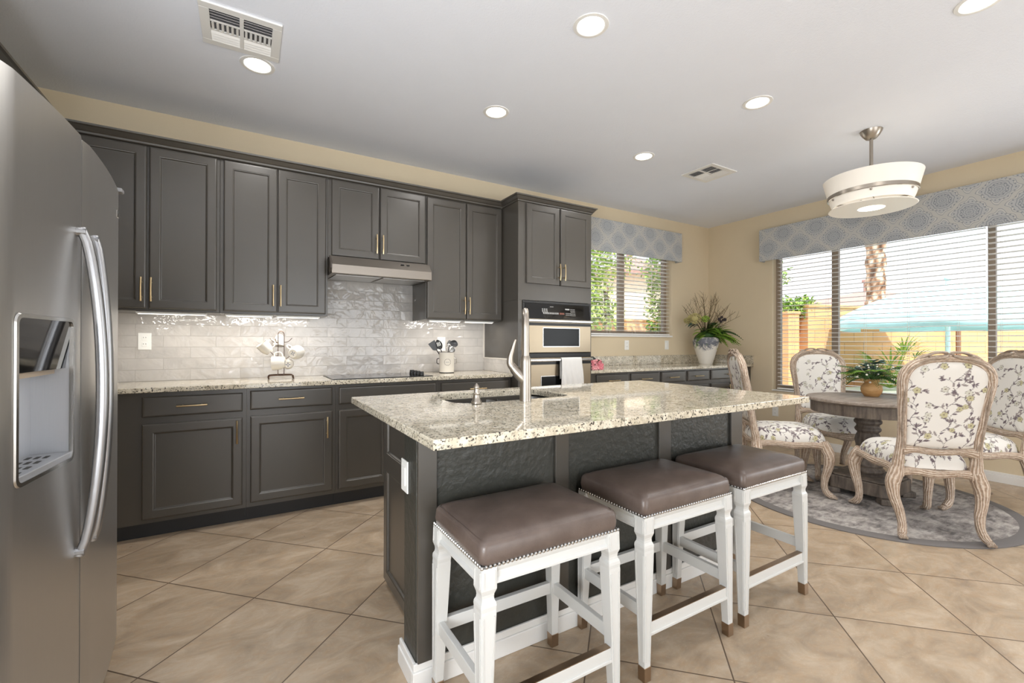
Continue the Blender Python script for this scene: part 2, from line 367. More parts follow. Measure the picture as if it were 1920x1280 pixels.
class MB:
    def __init__(s): s.v = []; s.f = []; s.uv = {}; s.mi = {}; s.sm = set(); s.cur = 0
    def add(s, vs, fs, uvs=None, smooth=False):
        o = len(s.v); s.v += [tuple(map(float, p)) for p in vs]
        for k, f in enumerate(fs):
            i = len(s.f); s.f.append([o + a for a in f])
            if uvs: s.uv[i] = uvs[k]
            if s.cur: s.mi[i] = s.cur
            if smooth: s.sm.add(i)
        return s
    def box(s, x0, x1, y0, y1, z0, z1):
        return s.add([(x0, y0, z0), (x1, y0, z0), (x1, y1, z0), (x0, y1, z0), (x0, y0, z1), (x1, y0, z1), (x1, y1, z1), (x0, y1, z1)],
                     [(3, 2, 1, 0), (4, 5, 6, 7), (0, 1, 5, 4), (1, 2, 6, 5), (2, 3, 7, 6), (3, 0, 4, 7)])
    def loops(s, rings, cap0=True, cap1=True, smooth=False, uv=False):
        n = len(rings[0]); vs = [p for r in rings for p in r]; fs = []; uvs = []
        for i in range(len(rings) - 1):
            for k in range(n):
                k2 = (k + 1) % n; fs.append((i * n + k, i * n + k2, (i + 1) * n + k2, (i + 1) * n + k))
                a, b2 = i / (len(rings) - 1), (i + 1) / (len(rings) - 1)
                uvs.append(((a * uv, k / n), (a * uv, (k + 1) / n), (b2 * uv, (k + 1) / n), (b2 * uv, k / n)))
        m = len(fs)
        if cap0: fs.append(tuple(range(n - 1, -1, -1))); uvs.append([(0, 0)] * n)
        if cap1: fs.append(tuple((len(rings) - 1) * n + k for k in range(n))); uvs.append([(0, 0)] * n)
        return s.add(vs, fs, uvs if uv else None, smooth)
    def tube(s, path, rad, seg=10, n=6, ref=None, aspect=1.0, caps=True, smooth=True, raw=False):
        if not hasattr(rad, '__len__'): rad = [rad] * len(path)
        q = [tuple(p) + (r,) for p, r in zip(path, rad)]
        q = [np.array(a, float) for a in q] if raw else catmull(q, n)
        pts = [a[:3] for a in q]; rs = [a[3] for a in q]; L = 0; rings = []; up = None
        for i, p in enumerate(pts):
            t = pts[min(i + 1, len(pts) - 1)] - pts[max(i - 1, 0)]; t = t / (np.linalg.norm(t) + 1e-12)
            if ref is not None: a = np.array(ref, float)
            elif up is None: a = np.array((0, 0, 1.) if abs(t[2]) < .9 else (1., 0, 0))
            else: a = up
            a = a - a.dot(t) * t; a /= np.linalg.norm(a) + 1e-12; up = a; b = np.cross(t, a)
            rings.append([tuple(p + rs[i] * (a * math.cos(2 * PI * k / seg) + b * aspect * math.sin(2 * PI * k / seg))) for k in range(seg)])
            if i: L += np.linalg.norm(p - pts[i - 1])
        return s.loops(rings, caps, caps, smooth, uv=max(L, .001))
    def cyl(s, c, r, z0, z1, seg=20, r1=None, smooth=True):
        r1 = r if r1 is None else r1
        return s.lathe([(r, z0), (r1, z1)], c, seg, smooth)
    def lathe(s, prof, c=(0, 0), seg=28, smooth=True, caps=True, twist=0.0, flute=0, famp=0.0):
        rings = []
        for r, z in prof:
            rings.append([(c[0] + r * math.cos(2 * PI * k / seg), c[1] + r * math.sin(2 * PI * k / seg), z) for k in range(seg)])
        return s.loops(rings, caps and prof[0][0] > 0, caps and prof[-1][0] > 0, smooth, uv=1.0)
    def rod(s, a, b, r, seg=8):
        return s.tube([a, b], r, seg, raw=True, smooth=True)
    def ball(s, c, r, seg=10, squash=1.0):
        pr = [(r * math.sin(PI * k / (seg // 2 + 1)), c[2] - r * squash * math.cos(PI * k / (seg // 2 + 1))) for k in range(1, seg // 2 + 1)]
        return s.lathe(pr, (c[0], c[1]), seg)
    def leaf(s, p, d, up, L, w, fold=.15, droop=0.0):
        p = np.array(p, float); d = np.array(d, float); d /= np.linalg.norm(d) + 1e-9; up = np.array(up, float)
        sd = np.cross(d, up); sd /= np.linalg.norm(sd) + 1e-9; nn = np.cross(sd, d)
        m1 = p + d * L * .35 - nn * droop * L * .1; m2 = p + d * L * .7 - nn * droop * L * .3; t = p + d * L - nn * droop * L * .6
        v = [p, m1 + sd * w * .5 + nn * fold * w, m1, m1 - sd * w * .5 + nn * fold * w, m2 + sd * w * .38 + nn * fold * w, m2, m2 - sd * w * .38 + nn * fold * w, t]
        return s.add(v, [(0, 2, 1), (0, 3, 2), (1, 2, 5, 4), (2, 3, 6, 5), (4, 5, 7), (5, 6, 7)])
    def xf(s, fn, start=0):
        for i in range(start, len(s.v)): s.v[i] = tuple(fn(s.v[i]))
        return s
    def build(s, name, mat, parent=None, smooth=False, bevel=0.0, bseg=2, label=None, kind=None, local=False, sharp=35):
        me = bpy.data.meshes.new(name)
        off = Vector((0, 0, 0)) if (local or parent is None) else world_loc(parent)
        me.from_pydata([(v[0] - off.x, v[1] - off.y, v[2] - off.z) for v in s.v], [], s.f)
        mats = mat if isinstance(mat, (list, tuple)) else [mat]
        for m in mats: me.materials.append(m)
        if s.uv:
            ul = me.uv_layers.new(name='UVMap')
            for pi, pl in enumerate(me.polygons):
                if pi in s.uv:
                    for k, li in enumerate(pl.loop_indices): ul.data[li].uv = s.uv[pi][k]
        for i, m in s.mi.items(): me.polygons[i].material_index = m
        if smooth or s.sm:
            for i, pl in enumerate(me.polygons): pl.use_smooth = smooth or i in s.sm
            try: me.set_sharp_from_angle(angle=math.radians(sharp))
            except Exception: pass
        me.validate(); me.update()
        o = bpy.data.objects.new(name, me); COL.objects.link(o)
        if parent is not None: o.parent = parent
        if bevel:
            b = o.modifiers.new('Bevel', 'BEVEL'); b.width = bevel; b.segments = bseg; b.limit_method = 'ANGLE'; b.angle_limit = math.radians(40)
        if label: o['label'] = label
        if kind: o['kind'] = kind
        return o

def tag(o, label, cat, group=None, kind=None):
    o['label'] = label; o['category'] = cat
    if group: o['group'] = group
    if kind: o['kind'] = kind
    return o
def thing(name, label, cat, loc=(0, 0, 0), rz=0.0, group=None):
    o = bpy.data.objects.new(name, None); COL.objects.link(o); o.empty_display_size = .1
    o.location = loc; o.rotation_euler = (0, 0, rz); return tag(o, label, cat, group)
def dup(root, loc, rz=0.0, label=None, group=None):
    r = root.copy(); COL.objects.link(r); r.location = loc; r.rotation_euler = (0, 0, rz)
    if label: r['label'] = label
    if group: r['group'] = group
    for ch in list(root.children):
        c = ch.copy(); COL.objects.link(c); c.parent = r
        for g in ch.children:
            d = g.copy(); COL.objects.link(d); d.parent = c
    return r
def struct(name, mb, mat, parent=None, **kw):
    return mb.build(name, mat, parent, kind='structure', **kw)

# ================================================================== ROOM SHELL
XL, XR, YB, YF, HC = -1.25, 5.53, 3.927, -3.5, 2.787
mb = MB().box(XL - .3, XR + .12, YF - .1, YB + .3, -.1, 0); struct('floor', mb, m_floor)
mb = MB().box(XL - .3, XR + .3, YF - .2, YB + .3, HC, HC + .1); struct('ceiling', mb, m_ceil)
mb = MB().box(XL - .15, XL, YF - .15, -.9, 0, HC).box(XL - .15, XL, 1.0, YB + .15, 0, HC).box(XL - .15, XL, -.9, 1.0, 0, .40).box(XL - .15, XL, -.9, 1.0, 2.25, HC); struct('wall_left', mb, m_wall)  # opening added out of view for the left fill lamp
# back wall with window_2 opening x 3.06..4.72, z 1.28..2.40
WX0, WX1, WZ0, WZ1 = 3.06, 4.77, 1.28, 2.40
mb = MB().box(XL, WX0, YB, YB + .15, 0, HC).box(WX1, XR + .15, YB, YB + .15, 0, HC).box(WX0, WX1, YB, YB + .15, 0, WZ0).box(WX0, WX1, YB, YB + .15, WZ1, HC)
struct('wall_back', mb, m_wall)
# right wall with window_1 opening y .50..3.05 z .62..2.42 and an unseen second opening added for the right fill lamp
RY0, RY1, RZ0, RZ1 = .50, 3.05, .62, 2.42
mb = MB().box(XR, XR + .15, RY1, YB, 0, HC).box(XR, XR + .15, RY0, RY1, 0, RZ0).box(XR, XR + .15, RY0, RY1, RZ1, HC).box(XR, XR + .15, -.15, RY0, 0, HC)
mb.box(XR, XR + .15, YF, -2.15, 0, HC).box(XR, XR + .15, -2.15, -.15, 0, .55).box(XR, XR + .15, -2.15, -.15, 2.15, HC)
struct('wall_right', mb, m_wall)
mb = MB().box(XL, -.05, YF - .15, YF, 0, HC).box(3.25, XR, YF - .15, YF, 0, HC).box(-.05, 3.25, YF - .15, YF, 2.35, HC)  # unseen opening added for the rear fill lamp
struct('wall_front', mb, m_wall)

def baseboard(name, run, h=.088):
    # run: list of (x0,x1,y0,y1) footprints, stepped profile
    mb = MB()
    for x0, x1, y0, y1, sx, sy in run:
        mb.box(x0, x1, y0, y1, 0, h * .72)
        mb.box(x0 + (.004 if sx < 0 else 0), x1 - (.004 if sx > 0 else 0), y0 + (.004 if sy < 0 else 0), y1 - (.004 if sy > 0 else 0), h * .72, h)
    return struct(name, mb, m_trim, bevel=.003)
baseboard('baseboard_right', [(XR - .016, XR, YF, 3.30, -1, 0)])
baseboard('baseboard_front', [(XL, -.05, YF, YF + .016, 0, 1), (3.25, XR, YF, YF + .016, 0, 1)])

# window_1: three bronze lites in the breakfast wall
def window(name, plane, a0, a1, z0, z1, mull, pos, fw=.052):
    w = bpy.data.objects.new(name, None); COL.objects.link(w); w['kind'] = 'structure'
    d0, d1 = pos, pos + .05
    def bx(mb, a, b, c, d, e0=d0, e1=d1):
        return mb.box(e0, e1, a, b, c, d) if plane == 'x' else mb.box(a, b, e0, e1, c, d)
    fr = MB(); bx(fr, a0, a0 + fw, z0, z1); bx(fr, a1 - fw, a1, z0, z1); bx(fr, a0 + fw, a1 - fw, z0, z0 + fw); bx(fr, a0 + fw, a1 - fw, z1 - fw, z1)
    for m, hw_ in mull: bx(fr, m - hw_, m + hw_, z0 + fw, z1 - fw)
    struct('window_frame', fr, m_windframe, w, bevel=.003)
    gl = MB(); e = [a0 + fw] + [q[0] for q in mull] + [a1 - fw]
    for k in range(len(e) - 1): bx(gl, e[k], e[k + 1], z0 + fw, z1 - fw, d0 + .022, d0 + .026)
    struct('pane', gl, m_glass, w)
    return w
window('window_1', 'x', RY0, RY1, RZ0, RZ1, ((1.197, .024), (2.41, .032)), XR + .085)
window('window_2', 'y', WX0, WX1, WZ0, WZ1, ((3.965, .043),), YB + .085)

# tiled splash behind the range run, lower strip on the tower side
mb = MB().box(XL, 2.03, YB - .012, YB - .001, .915, 1.83)
struct('backsplash_tile', mb, m_subway)
o = MB().box(2.003, 2.014, 3.40, YB - .014, .916, 1.035).build('side_splash_tile', m_subway); o['kind'] = 'structure'
struct('trim_1', MB().box(2.0, 2.0145, 3.392, YB - .014, 1.035, 1.045).box(2.0, 2.0145, YB - .022, YB - .013, 1.045, 1.378).box(2.0, 2.0145, 3.392, 3.40, .916, 1.035), m_ceram)

# ------------------------------------------------------------------ cabinet kit
def rect_loop(x0, x1, z0, z1, y): return [(x0, y, z0), (x1, y, z0), (x1, y, z1), (x0, y, z1)]
def panel_door(x0, x1, z0, z1, yf, fw=.052, th=.019):
    def R(i, d): return rect_loop(x0 + i, x1 - i, z0 + i, z1 - i, yf + d)
    m = MB().loops([R(0, th), R(0, .006), R(.004, .001), R(.009, 0), R(fw - .002, 0), R(fw, .002), R(fw + .004, .003), R(fw + .008, .010), R(fw + .011, .0105)], True, True)
    m.f = [tuple(reversed(f)) for f in m.f]; return m
def slab_door(x0, x1, z0, z1, yf, th=.019):
    def R(i, d): return rect_loop(x0 + i, x1 - i, z0 + i, z1 - i, yf + d)
    m = MB().loops([R(0, th), R(0, .007), R(.006, .001), R(.012, 0)], True, True)
    m.f = [tuple(reversed(f)) for f in m.f]; return m
def pull_v(x, zc, yf, L=.148):
    m = MB(); h = L / 2
    m.tube([(x, yf - .026, zc - h), (x, yf - .031, zc - h * .5), (x, yf - .0325, zc), (x, yf - .031, zc + h * .5), (x, yf - .026, zc + h)], [.0058, .0052, .0046, .0052, .0058], 8, 4)
    for k in (-.62, .62): m.rod((x, yf, zc + k * h), (x, yf - .029, zc + k * h), .0045, 8)
    return m
def pull_h(xc, z, yf, L=.155):
    m = MB(); h = L / 2
    m.tube([(xc - h, yf - .026, z), (xc - h * .5, yf - .031, z), (xc, yf - .0325, z), (xc + h * .5, yf - .031, z), (xc + h, yf - .026, z)], [.0058, .0052, .0046, .0052, .0058], 8, 4)
    for k in (-.62, .62): m.rod((xc + k * h, yf, z), (xc + k * h, yf - .029, z), .0045, 8)
    return m
def add_door(cab, x0, x1, z0, z1, yf, hx=None, hz=None, mat=None):
    d = panel_door(x0, x1, z0, z1, yf).build('door', mat or m_cab, cab)
    if hx is not None: pull_v(hx, hz, yf).build('handle', m_brass, d_off(d), )
    return d
def d_off(d): return d
def add_drawer(cab, x0, x1, z0, z1, yf, hx=None, hz=None):
    d = slab_door(x0, x1, z0, z1, yf).build('drawer', m_cab, cab)
    if hx is not None: pull_h(hx, hz, yf).build('handle', m_brass, d)
    return d
def cab(name, label, x0, x1, y0, y1, z0, z1, group=None):
    c = thing(name, label, 'cabinet', ((x0 + x1) / 2, (y0 + y1) / 2, z0), 0, group)
    MB().box(x0, x1, y0, y1, z0, z1).build('carcass', m_cab, c, bevel=.0015)
    return c

# wall cabinets, face 3.57, door front 3.55
UF = 3.57; DF = 3.55
c = cab('wall_cabinet', 'two-door taupe wall cabinet beside the steel fridge, its pulls just right of it', -1.0, -.158, UF, YB - .014, 1.38, 2.425, 'wall cabinets over the cooktop run')
add_door(c, -.94, -.541, 1.396, 2.409, DF, -.563, 1.513); add_door(c, -.528, -.175, 1.396, 2.409, DF, -.514, 1.513)
c = cab('wall_cabinet', 'two-door taupe wall cabinet directly left of the steel range hood, above the mug tree', -.157, .519, UF, YB - .014, 1.38, 2.425, 'wall cabinets over the cooktop run')
add_door(c, -.136, .183, 1.396, 2.409, DF, .157, 1.513); add_door(c, .188, .503, 1.396, 2.409, DF, .203, 1.513)
c = cab('wall_cabinet', 'short two-door taupe wall cabinet directly above the steel range hood', .52, 1.284, UF, YB - .014, 1.825, 2.425, 'wall cabinets over the cooktop run')
add_door(c, .544, .895, 1.84, 2.409, DF, .873, 1.955); add_door(c, .903, 1.277, 1.84, 2.409, DF, .921, 1.955)
c = cab('wall_cabinet', 'two-door taupe wall cabinet between the range hood and the oven tower', 1.285, 2.014, UF, YB - .014, 1.38, 2.425, 'wall cabinets over the cooktop run')
add_door(c, 1.292, 1.647, 1.39, 2.404, DF, 1.628, 1.507); add_door(c, 1.657, 2.008, 1.39, 2.404, DF, 1.674, 1.507)
# light rail under the long cabinets
# cabinet over the fridge
c = thing('fridge_cabinet', 'taupe cabinet above the steel fridge, running along the left wall', 'cabinet', (-1.1, 2.3, 1.82))
MB().box(XL + .003, -.955, 1.0, 3.569, 1.82, 2.425).build('carcass', m_cab, c)
for y0, y1 in ((1.03, 1.70), (1.71, 2.38), (2.40, 3.50)):
    m = panel_door(y0, y1, 1.84, 2.405, 0); m.xf(lambda p: (-.936 - p[1], p[0], p[2])); m.build('door', m_cab, c)

# crown moulding: swept profile along the wall run and round the tower, and over the fridge
def crown(name, path, prof=((0, 0), (.006, .004), (.008, .014), (.016, .020), (.030, .040), (.040, .046), (.042, .056), (0, .056))):
    # path: plan polyline of the cabinet face, outward normal on the right-hand side of travel
    P2 = [np.array(p, float) for p in path]; rings = []
    for i, p in enumerate(P2):
        ns = []
        if i: t = P2[i] - P2[i - 1]; t /= np.linalg.norm(t); ns.append(np.array((t[1], -t[0])))
        if i < len(P2) - 1: t = P2[i + 1] - P2[i]; t /= np.linalg.norm(t); ns.append(np.array((t[1], -t[0])))
        n = sum(ns); n /= n.dot(ns[0])
        rings.append([(p[0] + n[0] * a, p[1] + n[1] * a, 2.415 + b) for a, b in prof])
    m = MB().loops(rings, True, True); m.f = [tuple(reversed(f)) for f in m.f]
    return struct(name, m, m_cab)
crown('trim_2', [(-.955, 1.0), (-.955, 3.552), (2.013, 3.552), (2.013, 3.278), (2.842, 3.278), (2.842, YB)])

# base cabinets, face 3.397, door front 3.38
def base(label, x0, x1, grp='base cabinets under the cooktop run'):
    c = thing('base_cabinet', label, 'cabinet', ((x0 + x1) / 2, 3.66, 0), 0, grp)
    MB().box(x0, x1, 3.397, YB - .003, .103, .884).build('carcass', m_cab, c)
    MB().box(x0, x1, 3.468, YB - .003, 0, .103).build('toe_kick', m_toe, c)
    return c
BF = 3.379
c = base('taupe base cabinet with one drawer and one door beside the steel fridge', -1.0, -.001)
add_drawer(c, -.532, -.022, .736, .857, BF, -.288, .797); add_door(c, -.532, -.022, .128, .695, BF, -.052, .608)
c = base('taupe base cabinet with one drawer and one door below the mug tree', 0.0, .547)
add_drawer(c, .02, .526, .741, .866, BF, .262, .805); add_door(c, .022, .526, .133, .70, BF, .49, .588)
c = base('wide taupe base cabinet directly below the black cooktop, partly hidden by the island', .548, 1.331)
add_drawer(c, .569, 1.308, .741, .864, BF); add_door(c, .569, .932, .133, .70, BF, .90, .588); add_door(c, .945, 1.308, .133, .70, BF, .975, .588)
c = base('taupe base cabinet between the cooktop and the oven tower, partly hidden by the island', 1.332, 2.012)
add_drawer(c, 1.353, 1.99, .741, .86, BF, 1.672, .80); add_door(c, 1.353, 1.668, .133, .70, BF, 1.64, .588); add_door(c, 1.676, 1.99, .133, .70, BF, 1.705, .588)

tag(MB().box(-1.0, 2.012, 3.357, YB - .013, .885, .915).build('countertop', m_granite, bevel=.004),
    'long speckled granite countertop along the tiled wall, under the cooktop and mug tree', 'countertop')

# oven tower
c = thing('oven_cabinet', 'tall taupe oven tower cabinet with two small doors above the built-in ovens', 'cabinet', (2.43, 3.6, 0))
m = MB().box(2.016, 2.84, 3.28, YB - .003, 1.56, 2.42).box(2.016, 2.06, 3.28, YB - .003, .1, 1.56).box(2.80, 2.84, 3.28, YB - .003, .1, 1.56).box(2.06, 2.80, 3.28, YB - .003, .1, .74).box(2.06, 2.8, YB - .003 - .02, YB - .003, .74, 1.56)
m.build('carcass', m_cab, c, bevel=.0015); MB().box(2.016, 2.84, 3.35, YB - .003, 0, .1).build('toe_kick', m_toe, c)
TF = 3.261
add_door(c, 2.094, 2.451, 1.708, 2.41, TF, 2.438, 1.825); add_door(c, 2.463, 2.818, 1.706, 2.41, TF, 2.494, 1.825)

# wall oven
OF = 3.262
ov = thing('built_in_oven', 'steel and black built-in double oven in the taupe tower', 'oven', (2.44, 3.5, .76))
MB().box(2.062, 2.798, 3.281, 3.85, .762, 1.552).build('housing', m_black, ov)
fr = MB().box(2.058, 2.825, OF + .008, 3.279, 1.535, 1.556).box(2.058, 2.08, OF + .008, 3.279, .76, 1.535).box(2.806, 2.825, OF + .008, 3.279, .76, 1.535)
fr.build('trim_frame', m_black, ov, bevel=.003)
cp = MB().add([(2.082, OF + .012, 1.532), (2.804, OF + .012, 1.532), (2.804, OF - .014, 1.402), (2.082, OF - .014, 1.402), (2.082, OF + .02, 1.532), (2.804, OF + .02, 1.532), (2.804, OF + .02, 1.402), (2.082, OF + .02, 1.402)],
            [(0, 3, 2, 1), (4, 5, 6, 7), (0, 1, 5, 4), (1, 2, 6, 5), (2, 3, 7, 6), (3, 0, 4, 7)]).build('control_panel', m_blackg, ov)
mk = MB(); mr = random.Random(3)
def cpy(z): return OF - .014 + (z - 1.402) / .13 * .026 - .0012
def mark(x, z, w, h): mk.add([(x, cpy(z), z), (x + w, cpy(z), z), (x + w, cpy(z + h), z + h), (x, cpy(z + h), z + h)], [(0, 1, 2, 3)])
for r in range(4):
    for q in range(3): mark(2.255 + q * .022, 1.487 - r * .009, .015, .005)
for q in range(12): mark(2.265 + q * .0145, 1.443, .009, .016)
mark(2.345, 1.508, .04, .004)
for r in range(5):
    for q in range(4): mark(2.575 + q * .0145, 1.49 - r * .014, .008, .006)
for r in range(2):
    for q in range(4): mark(2.515 + q * .016, 1.452 - r * .014, .011, .005)
mark(2.515, 1.487, .05, .012)
mk.build('button', P('grey_key_print', (168, 168, 166), .5), cp)
MB().add([(2.445, cpy(1.443) , 1.443), (2.50, cpy(1.443), 1.443), (2.50, cpy(1.459), 1.459), (2.445, cpy(1.459), 1.459)], [(0, 1, 2, 3)]).build('start_key', P('red_brown_key', (120, 74, 62), .4), cp)
ud = MB().box(2.082, 2.804, OF - .018, 3.281, 1.098, 1.398).build('upper_door', m_steelx, ov, bevel=.004)
MB().box(2.25, 2.668, OF - .021, OF - .019, 1.148, 1.322).build('window_trim', m_chrome, ud)
MB().box(2.258, 2.66, OF - .0225, OF - .0205, 1.155, 1.316).build('window', m_ovglass, ud)
MB().box(2.082, 2.804, OF - .05, OF - .036, 1.368, 1.392).box(2.11, 2.13, OF - .04, OF - .015, 1.37, 1.39).box(2.75, 2.77, OF - .04, OF - .015, 1.37, 1.39).build('handle', m_chrome, ud, bevel=.005)
MB().box(2.082, 2.804, OF - .0195, OF - .0175, 1.338, 1.364).build('door_band', m_black, ud)
MB().box(2.07, 2.812, OF - .004, 3.281, 1.055, 1.094).build('vent_strip', m_black, ov, bevel=.003)
ld = MB().box(2.082, 2.804, OF - .018, 3.281, .765, 1.052).build('lower_door', m_steelx, ov, bevel=.004)
MB().box(2.23, 2.70, OF - .021, OF - .0185, .784, .892).build('window_trim', m_chrome, ld)
MB().box(2.238, 2.692, OF - .0225, OF - .0205, .79, .886).build('window', m_ovglass, ld)
MB().box(2.082, 2.804, OF - .056, OF - .04, 1.022, 1.046).box(2.11, 2.13, OF - .045, OF - .015, 1.024, 1.044).box(2.75, 2.77, OF - .045, OF - .015, 1.024, 1.044).build('handle', m_chrome, ld, bevel=.005)
MB().box(2.082, 2.804, OF - .0195, OF - .0175, .992, 1.018).build('door_band', m_black, ld)

# towel over the lower oven handle
def towel():
    m = MB(); nx = 34; prof = []
    yh = OF - .048
    for z in np.linspace(.772, 1.03, 14): prof.append((yh - .0135 - .004 * math.sin((1.03 - z) * 9), z, 1))
    for a in np.linspace(0, PI, 7)[1:-1]: prof.append((yh - .0125 * math.cos(a), 1.036 + .0165 * math.sin(a), 0))
    for z in np.linspace(1.03, .86, 9): prof.append((yh + .0125, z, 0))
    rows = []
    for (y, z, front) in prof:
        row = []
        for k in range(nx):
            u = k / (nx - 1); x = 2.428 + u * (.232 + .02 * max(0, 1.0 - z) * 4)
            w = front * min(1, (1.045 - z) * 8)
            row.append((x - .006 * w * (1 - u), y - w * (.004 + .0045 * math.sin(u * 27 + 1.3 * math.sin(z * 14))), z))
        rows.append(row)
    vs = [p for r in rows for p in r]; fs = []
    for i in range(len(rows) - 1):
        for k in range(nx - 1): fs.append((i * nx + k, i * nx + k + 1, (i + 1) * nx + k + 1, (i + 1) * nx + k))
    m.add(vs, fs); o = m.build('dish_towel', m_towel, smooth=True)
    s = o.modifiers.new('Solidify', 'SOLIDIFY'); s.thickness = .003; s.offset = 0
    return tag(o, 'white cotton dish towel hanging over the lower oven handle', 'towel')
towel()

# range hood
h = thing('range_hood', 'brushed steel under-cabinet range hood above the black cooktop', 'range hood', (.89, 3.7, 1.69))
prof = [(3.915, 1.70), (3.425, 1.685), (3.415, 1.688), (3.415, 1.752), (3.47, 1.822), (3.915, 1.822)]
x0, x1 = .524, 1.281
ring = lambda x, s: [(x, y, z) for y, z in prof]
m = MB().loops([ring(.523, 0), ring(1.281, 0)], True, True); m.f = [tuple(reversed(f)) for f in m.f]
m.build('canopy', brushed('hood_steel', (150, 143, 135), .36, 'x'), h, bevel=.002)
for a, b in ((.56, .885), (.905, 1.235)):
    MB().add([(a, 3.46, 1.6835), (b, 3.46, 1.6835), (b, 3.84, 1.6955), (a, 3.84, 1.6955), (a, 3.46, 1.681), (b, 3.46, 1.681), (b, 3.84, 1.693), (a, 3.84, 1.693)],
             [(3, 2, 1, 0), (4, 5, 6, 7)][::-1] + [(0, 1, 5, 4), (1, 2, 6, 5), (2, 3, 7, 6), (3, 0, 4, 7)]).build('filter', m_steel, h)
for xx in (1.05, 1.095):
    m = MB().box(xx - .012, xx + .012, 3.44, 3.452, 1.793, 1.80); m.build('switch', m_black, h, bevel=.002)
m = MB().add([(.5225, y, z) for y, z in ((3.40, 1.70), (3.39, 1.72), (3.39, 1.755), (3.44, 1.815), (3.46, 1.815), (3.46, 1.70))] + [(.512, y, z) for y, z in ((3.40, 1.70), (3.39, 1.72), (3.39, 1.755), (3.44, 1.815), (3.46, 1.815), (3.46, 1.70))],
             [(0, 1, 2, 3, 4, 5), (11, 10, 9, 8, 7, 6)] + [(k, k + 6, (k + 1) % 6 + 6, (k + 1) % 6) for k in range(6)])
m.build('end_cap', P('dark_brown_cap', (66, 58, 52), .5), h)

# under-cabinet light bars with the light they give
def bar(x0, x1, label, watts=1.3, y=3.615):
    t = thing('under_cabinet_light', label, 'light', ((x0 + x1) / 2, y, 1.36), 0, 'slim light bars under the wall cabinets')
    MB().box(x0, x1, y - .014, y + .02, 1.3665, 1.379).build('housing', m_white, t, bevel=.002)
    MB().box(x0 + .01, x1 - .01, y - .009, y + .009, 1.3630, 1.3665).build('lens', m_strip, t)
    lamp('AREA', 'bar_light', ((x0 + x1) / 2, y, 1.36), watts, (1, .95, .88), aim=(0, .25, -1), shape='RECTANGLE', size=x1 - x0, size_y=.04)
bar(-.60, -.23, 'slim light bar under the wall cabinet next to the fridge')
bar(-.13, .16, 'slim light bar above the mug tree, left one of the pair under one cabinet')
bar(.18, .47, 'slim light bar right of the mug tree, under the right door of its cabinet')
bar(1.33, 1.62, 'slim light bar above the utensil crock, left one of the pair by the oven tower')
bar(1.66, 1.95, 'slim light bar next to the oven tower side', .8)

# cooktop
ck = thing('cooktop', 'black glass electric cooktop set in the granite below the range hood', 'cooktop', (.9, 3.62, .915))
MB().box(.535, 1.285, 3.405, 3.86, .9155, .921).build('glass', m_blackg, ck, bevel=.002)
MB().box(.53, 1.29, 3.40, 3.865, .9152, .9185).build('rim', m_black, ck)
ringm = P('cooktop_ring_print', (60, 60, 62), .3)
for cx, cy, r in ((.70, 3.52, .09), (.72, 3.74, .075), (1.02, 3.74, .09), (.99, 3.52, .075)):
    MB().loops([[(cx + q * math.cos(2 * PI * k / 36), cy + q * math.sin(2 * PI * k / 36), .9213) for k in range(36)] for q in (r - .003, r)], False, False).build('burner', ringm, ck)
for k, (kx, ky) in enumerate(((1.215, 3.47), (1.215, 3.55), (1.215, 3.63), (1.215, 3.71))):
    m = MB().lathe([(.021, .9215), (.0215, .928), (.0185, .944), (.016, .946)], (kx, ky), 18); m.box(kx - .018, kx + .018, ky - .0045, ky + .0045, .944, .952)
    m.build('knob', m_black, ck, bevel=.001)

# ------------------------------------------------------------------ right-hand buffet run
def buffet(label, x0, x1, drawer, doors, hd, hv):
    c = thing('buffet_cabinet', label, 'cabinet', ((x0 + x1) / 2, 3.6, 0), 0, 'buffet base cabinets under the back window')
    MB().box(x0, x1, 3.32, YB - .003, .103, .889).build('carcass', m_cab, c); MB().box(x0, x1, 3.39, YB - .003, 0, .103).build('toe_kick', m_toe, c)
    add_drawer(c, drawer[0], drawer[1], .755, .872, 3.302, hd, .81)
    for (a, b), hh in zip(doors, hv): add_door(c, a, b, .13, .71, 3.302, hh, .615)
buffet('taupe buffet cabinet touching the oven tower, below the pink roses', 2.842, 3.379, (2.937, 3.353), [(2.937, 3.353)], 3.145, [3.32])
buffet('taupe buffet cabinet second from the oven tower', 3.38, 3.837, (3.404, 3.817), [(3.404, 3.817)], 3.605, [3.785])
buffet('taupe buffet cabinet in the middle of the five', 3.838, 4.264, (3.859, 4.238), [(3.859, 4.238)], 4.032, [4.205])
buffet('taupe buffet cabinet second from the room corner', 4.265, 4.687, (4.292, 4.665), [(4.292, 4.665)], 4.46, [4.325])
buffet('wide taupe buffet cabinet with two doors in the room corner below the flower vase', 4.688, 5.528, (4.711, 5.43), [(4.711, 5.063), (5.077, 5.43)], 5.066, [5.03, 5.11])
tag(MB().box(2.843, XR - .002, 3.28, YB - .002, .89, .92).build('countertop', m_granite, bevel=.004), 'speckled granite buffet countertop in the room corner under the small window', 'countertop')
o = MB().box(2.843, XR - .002, YB - .022, YB - .002, .9205, 1.03).box(XR - .022, XR - .002, 3.28, YB - .023, .9205, 1.03).build('granite_backsplash', m_granite, bevel=.002)
tag(o, 'low granite backsplash running along the buffet counter and round the corner', 'backsplash')

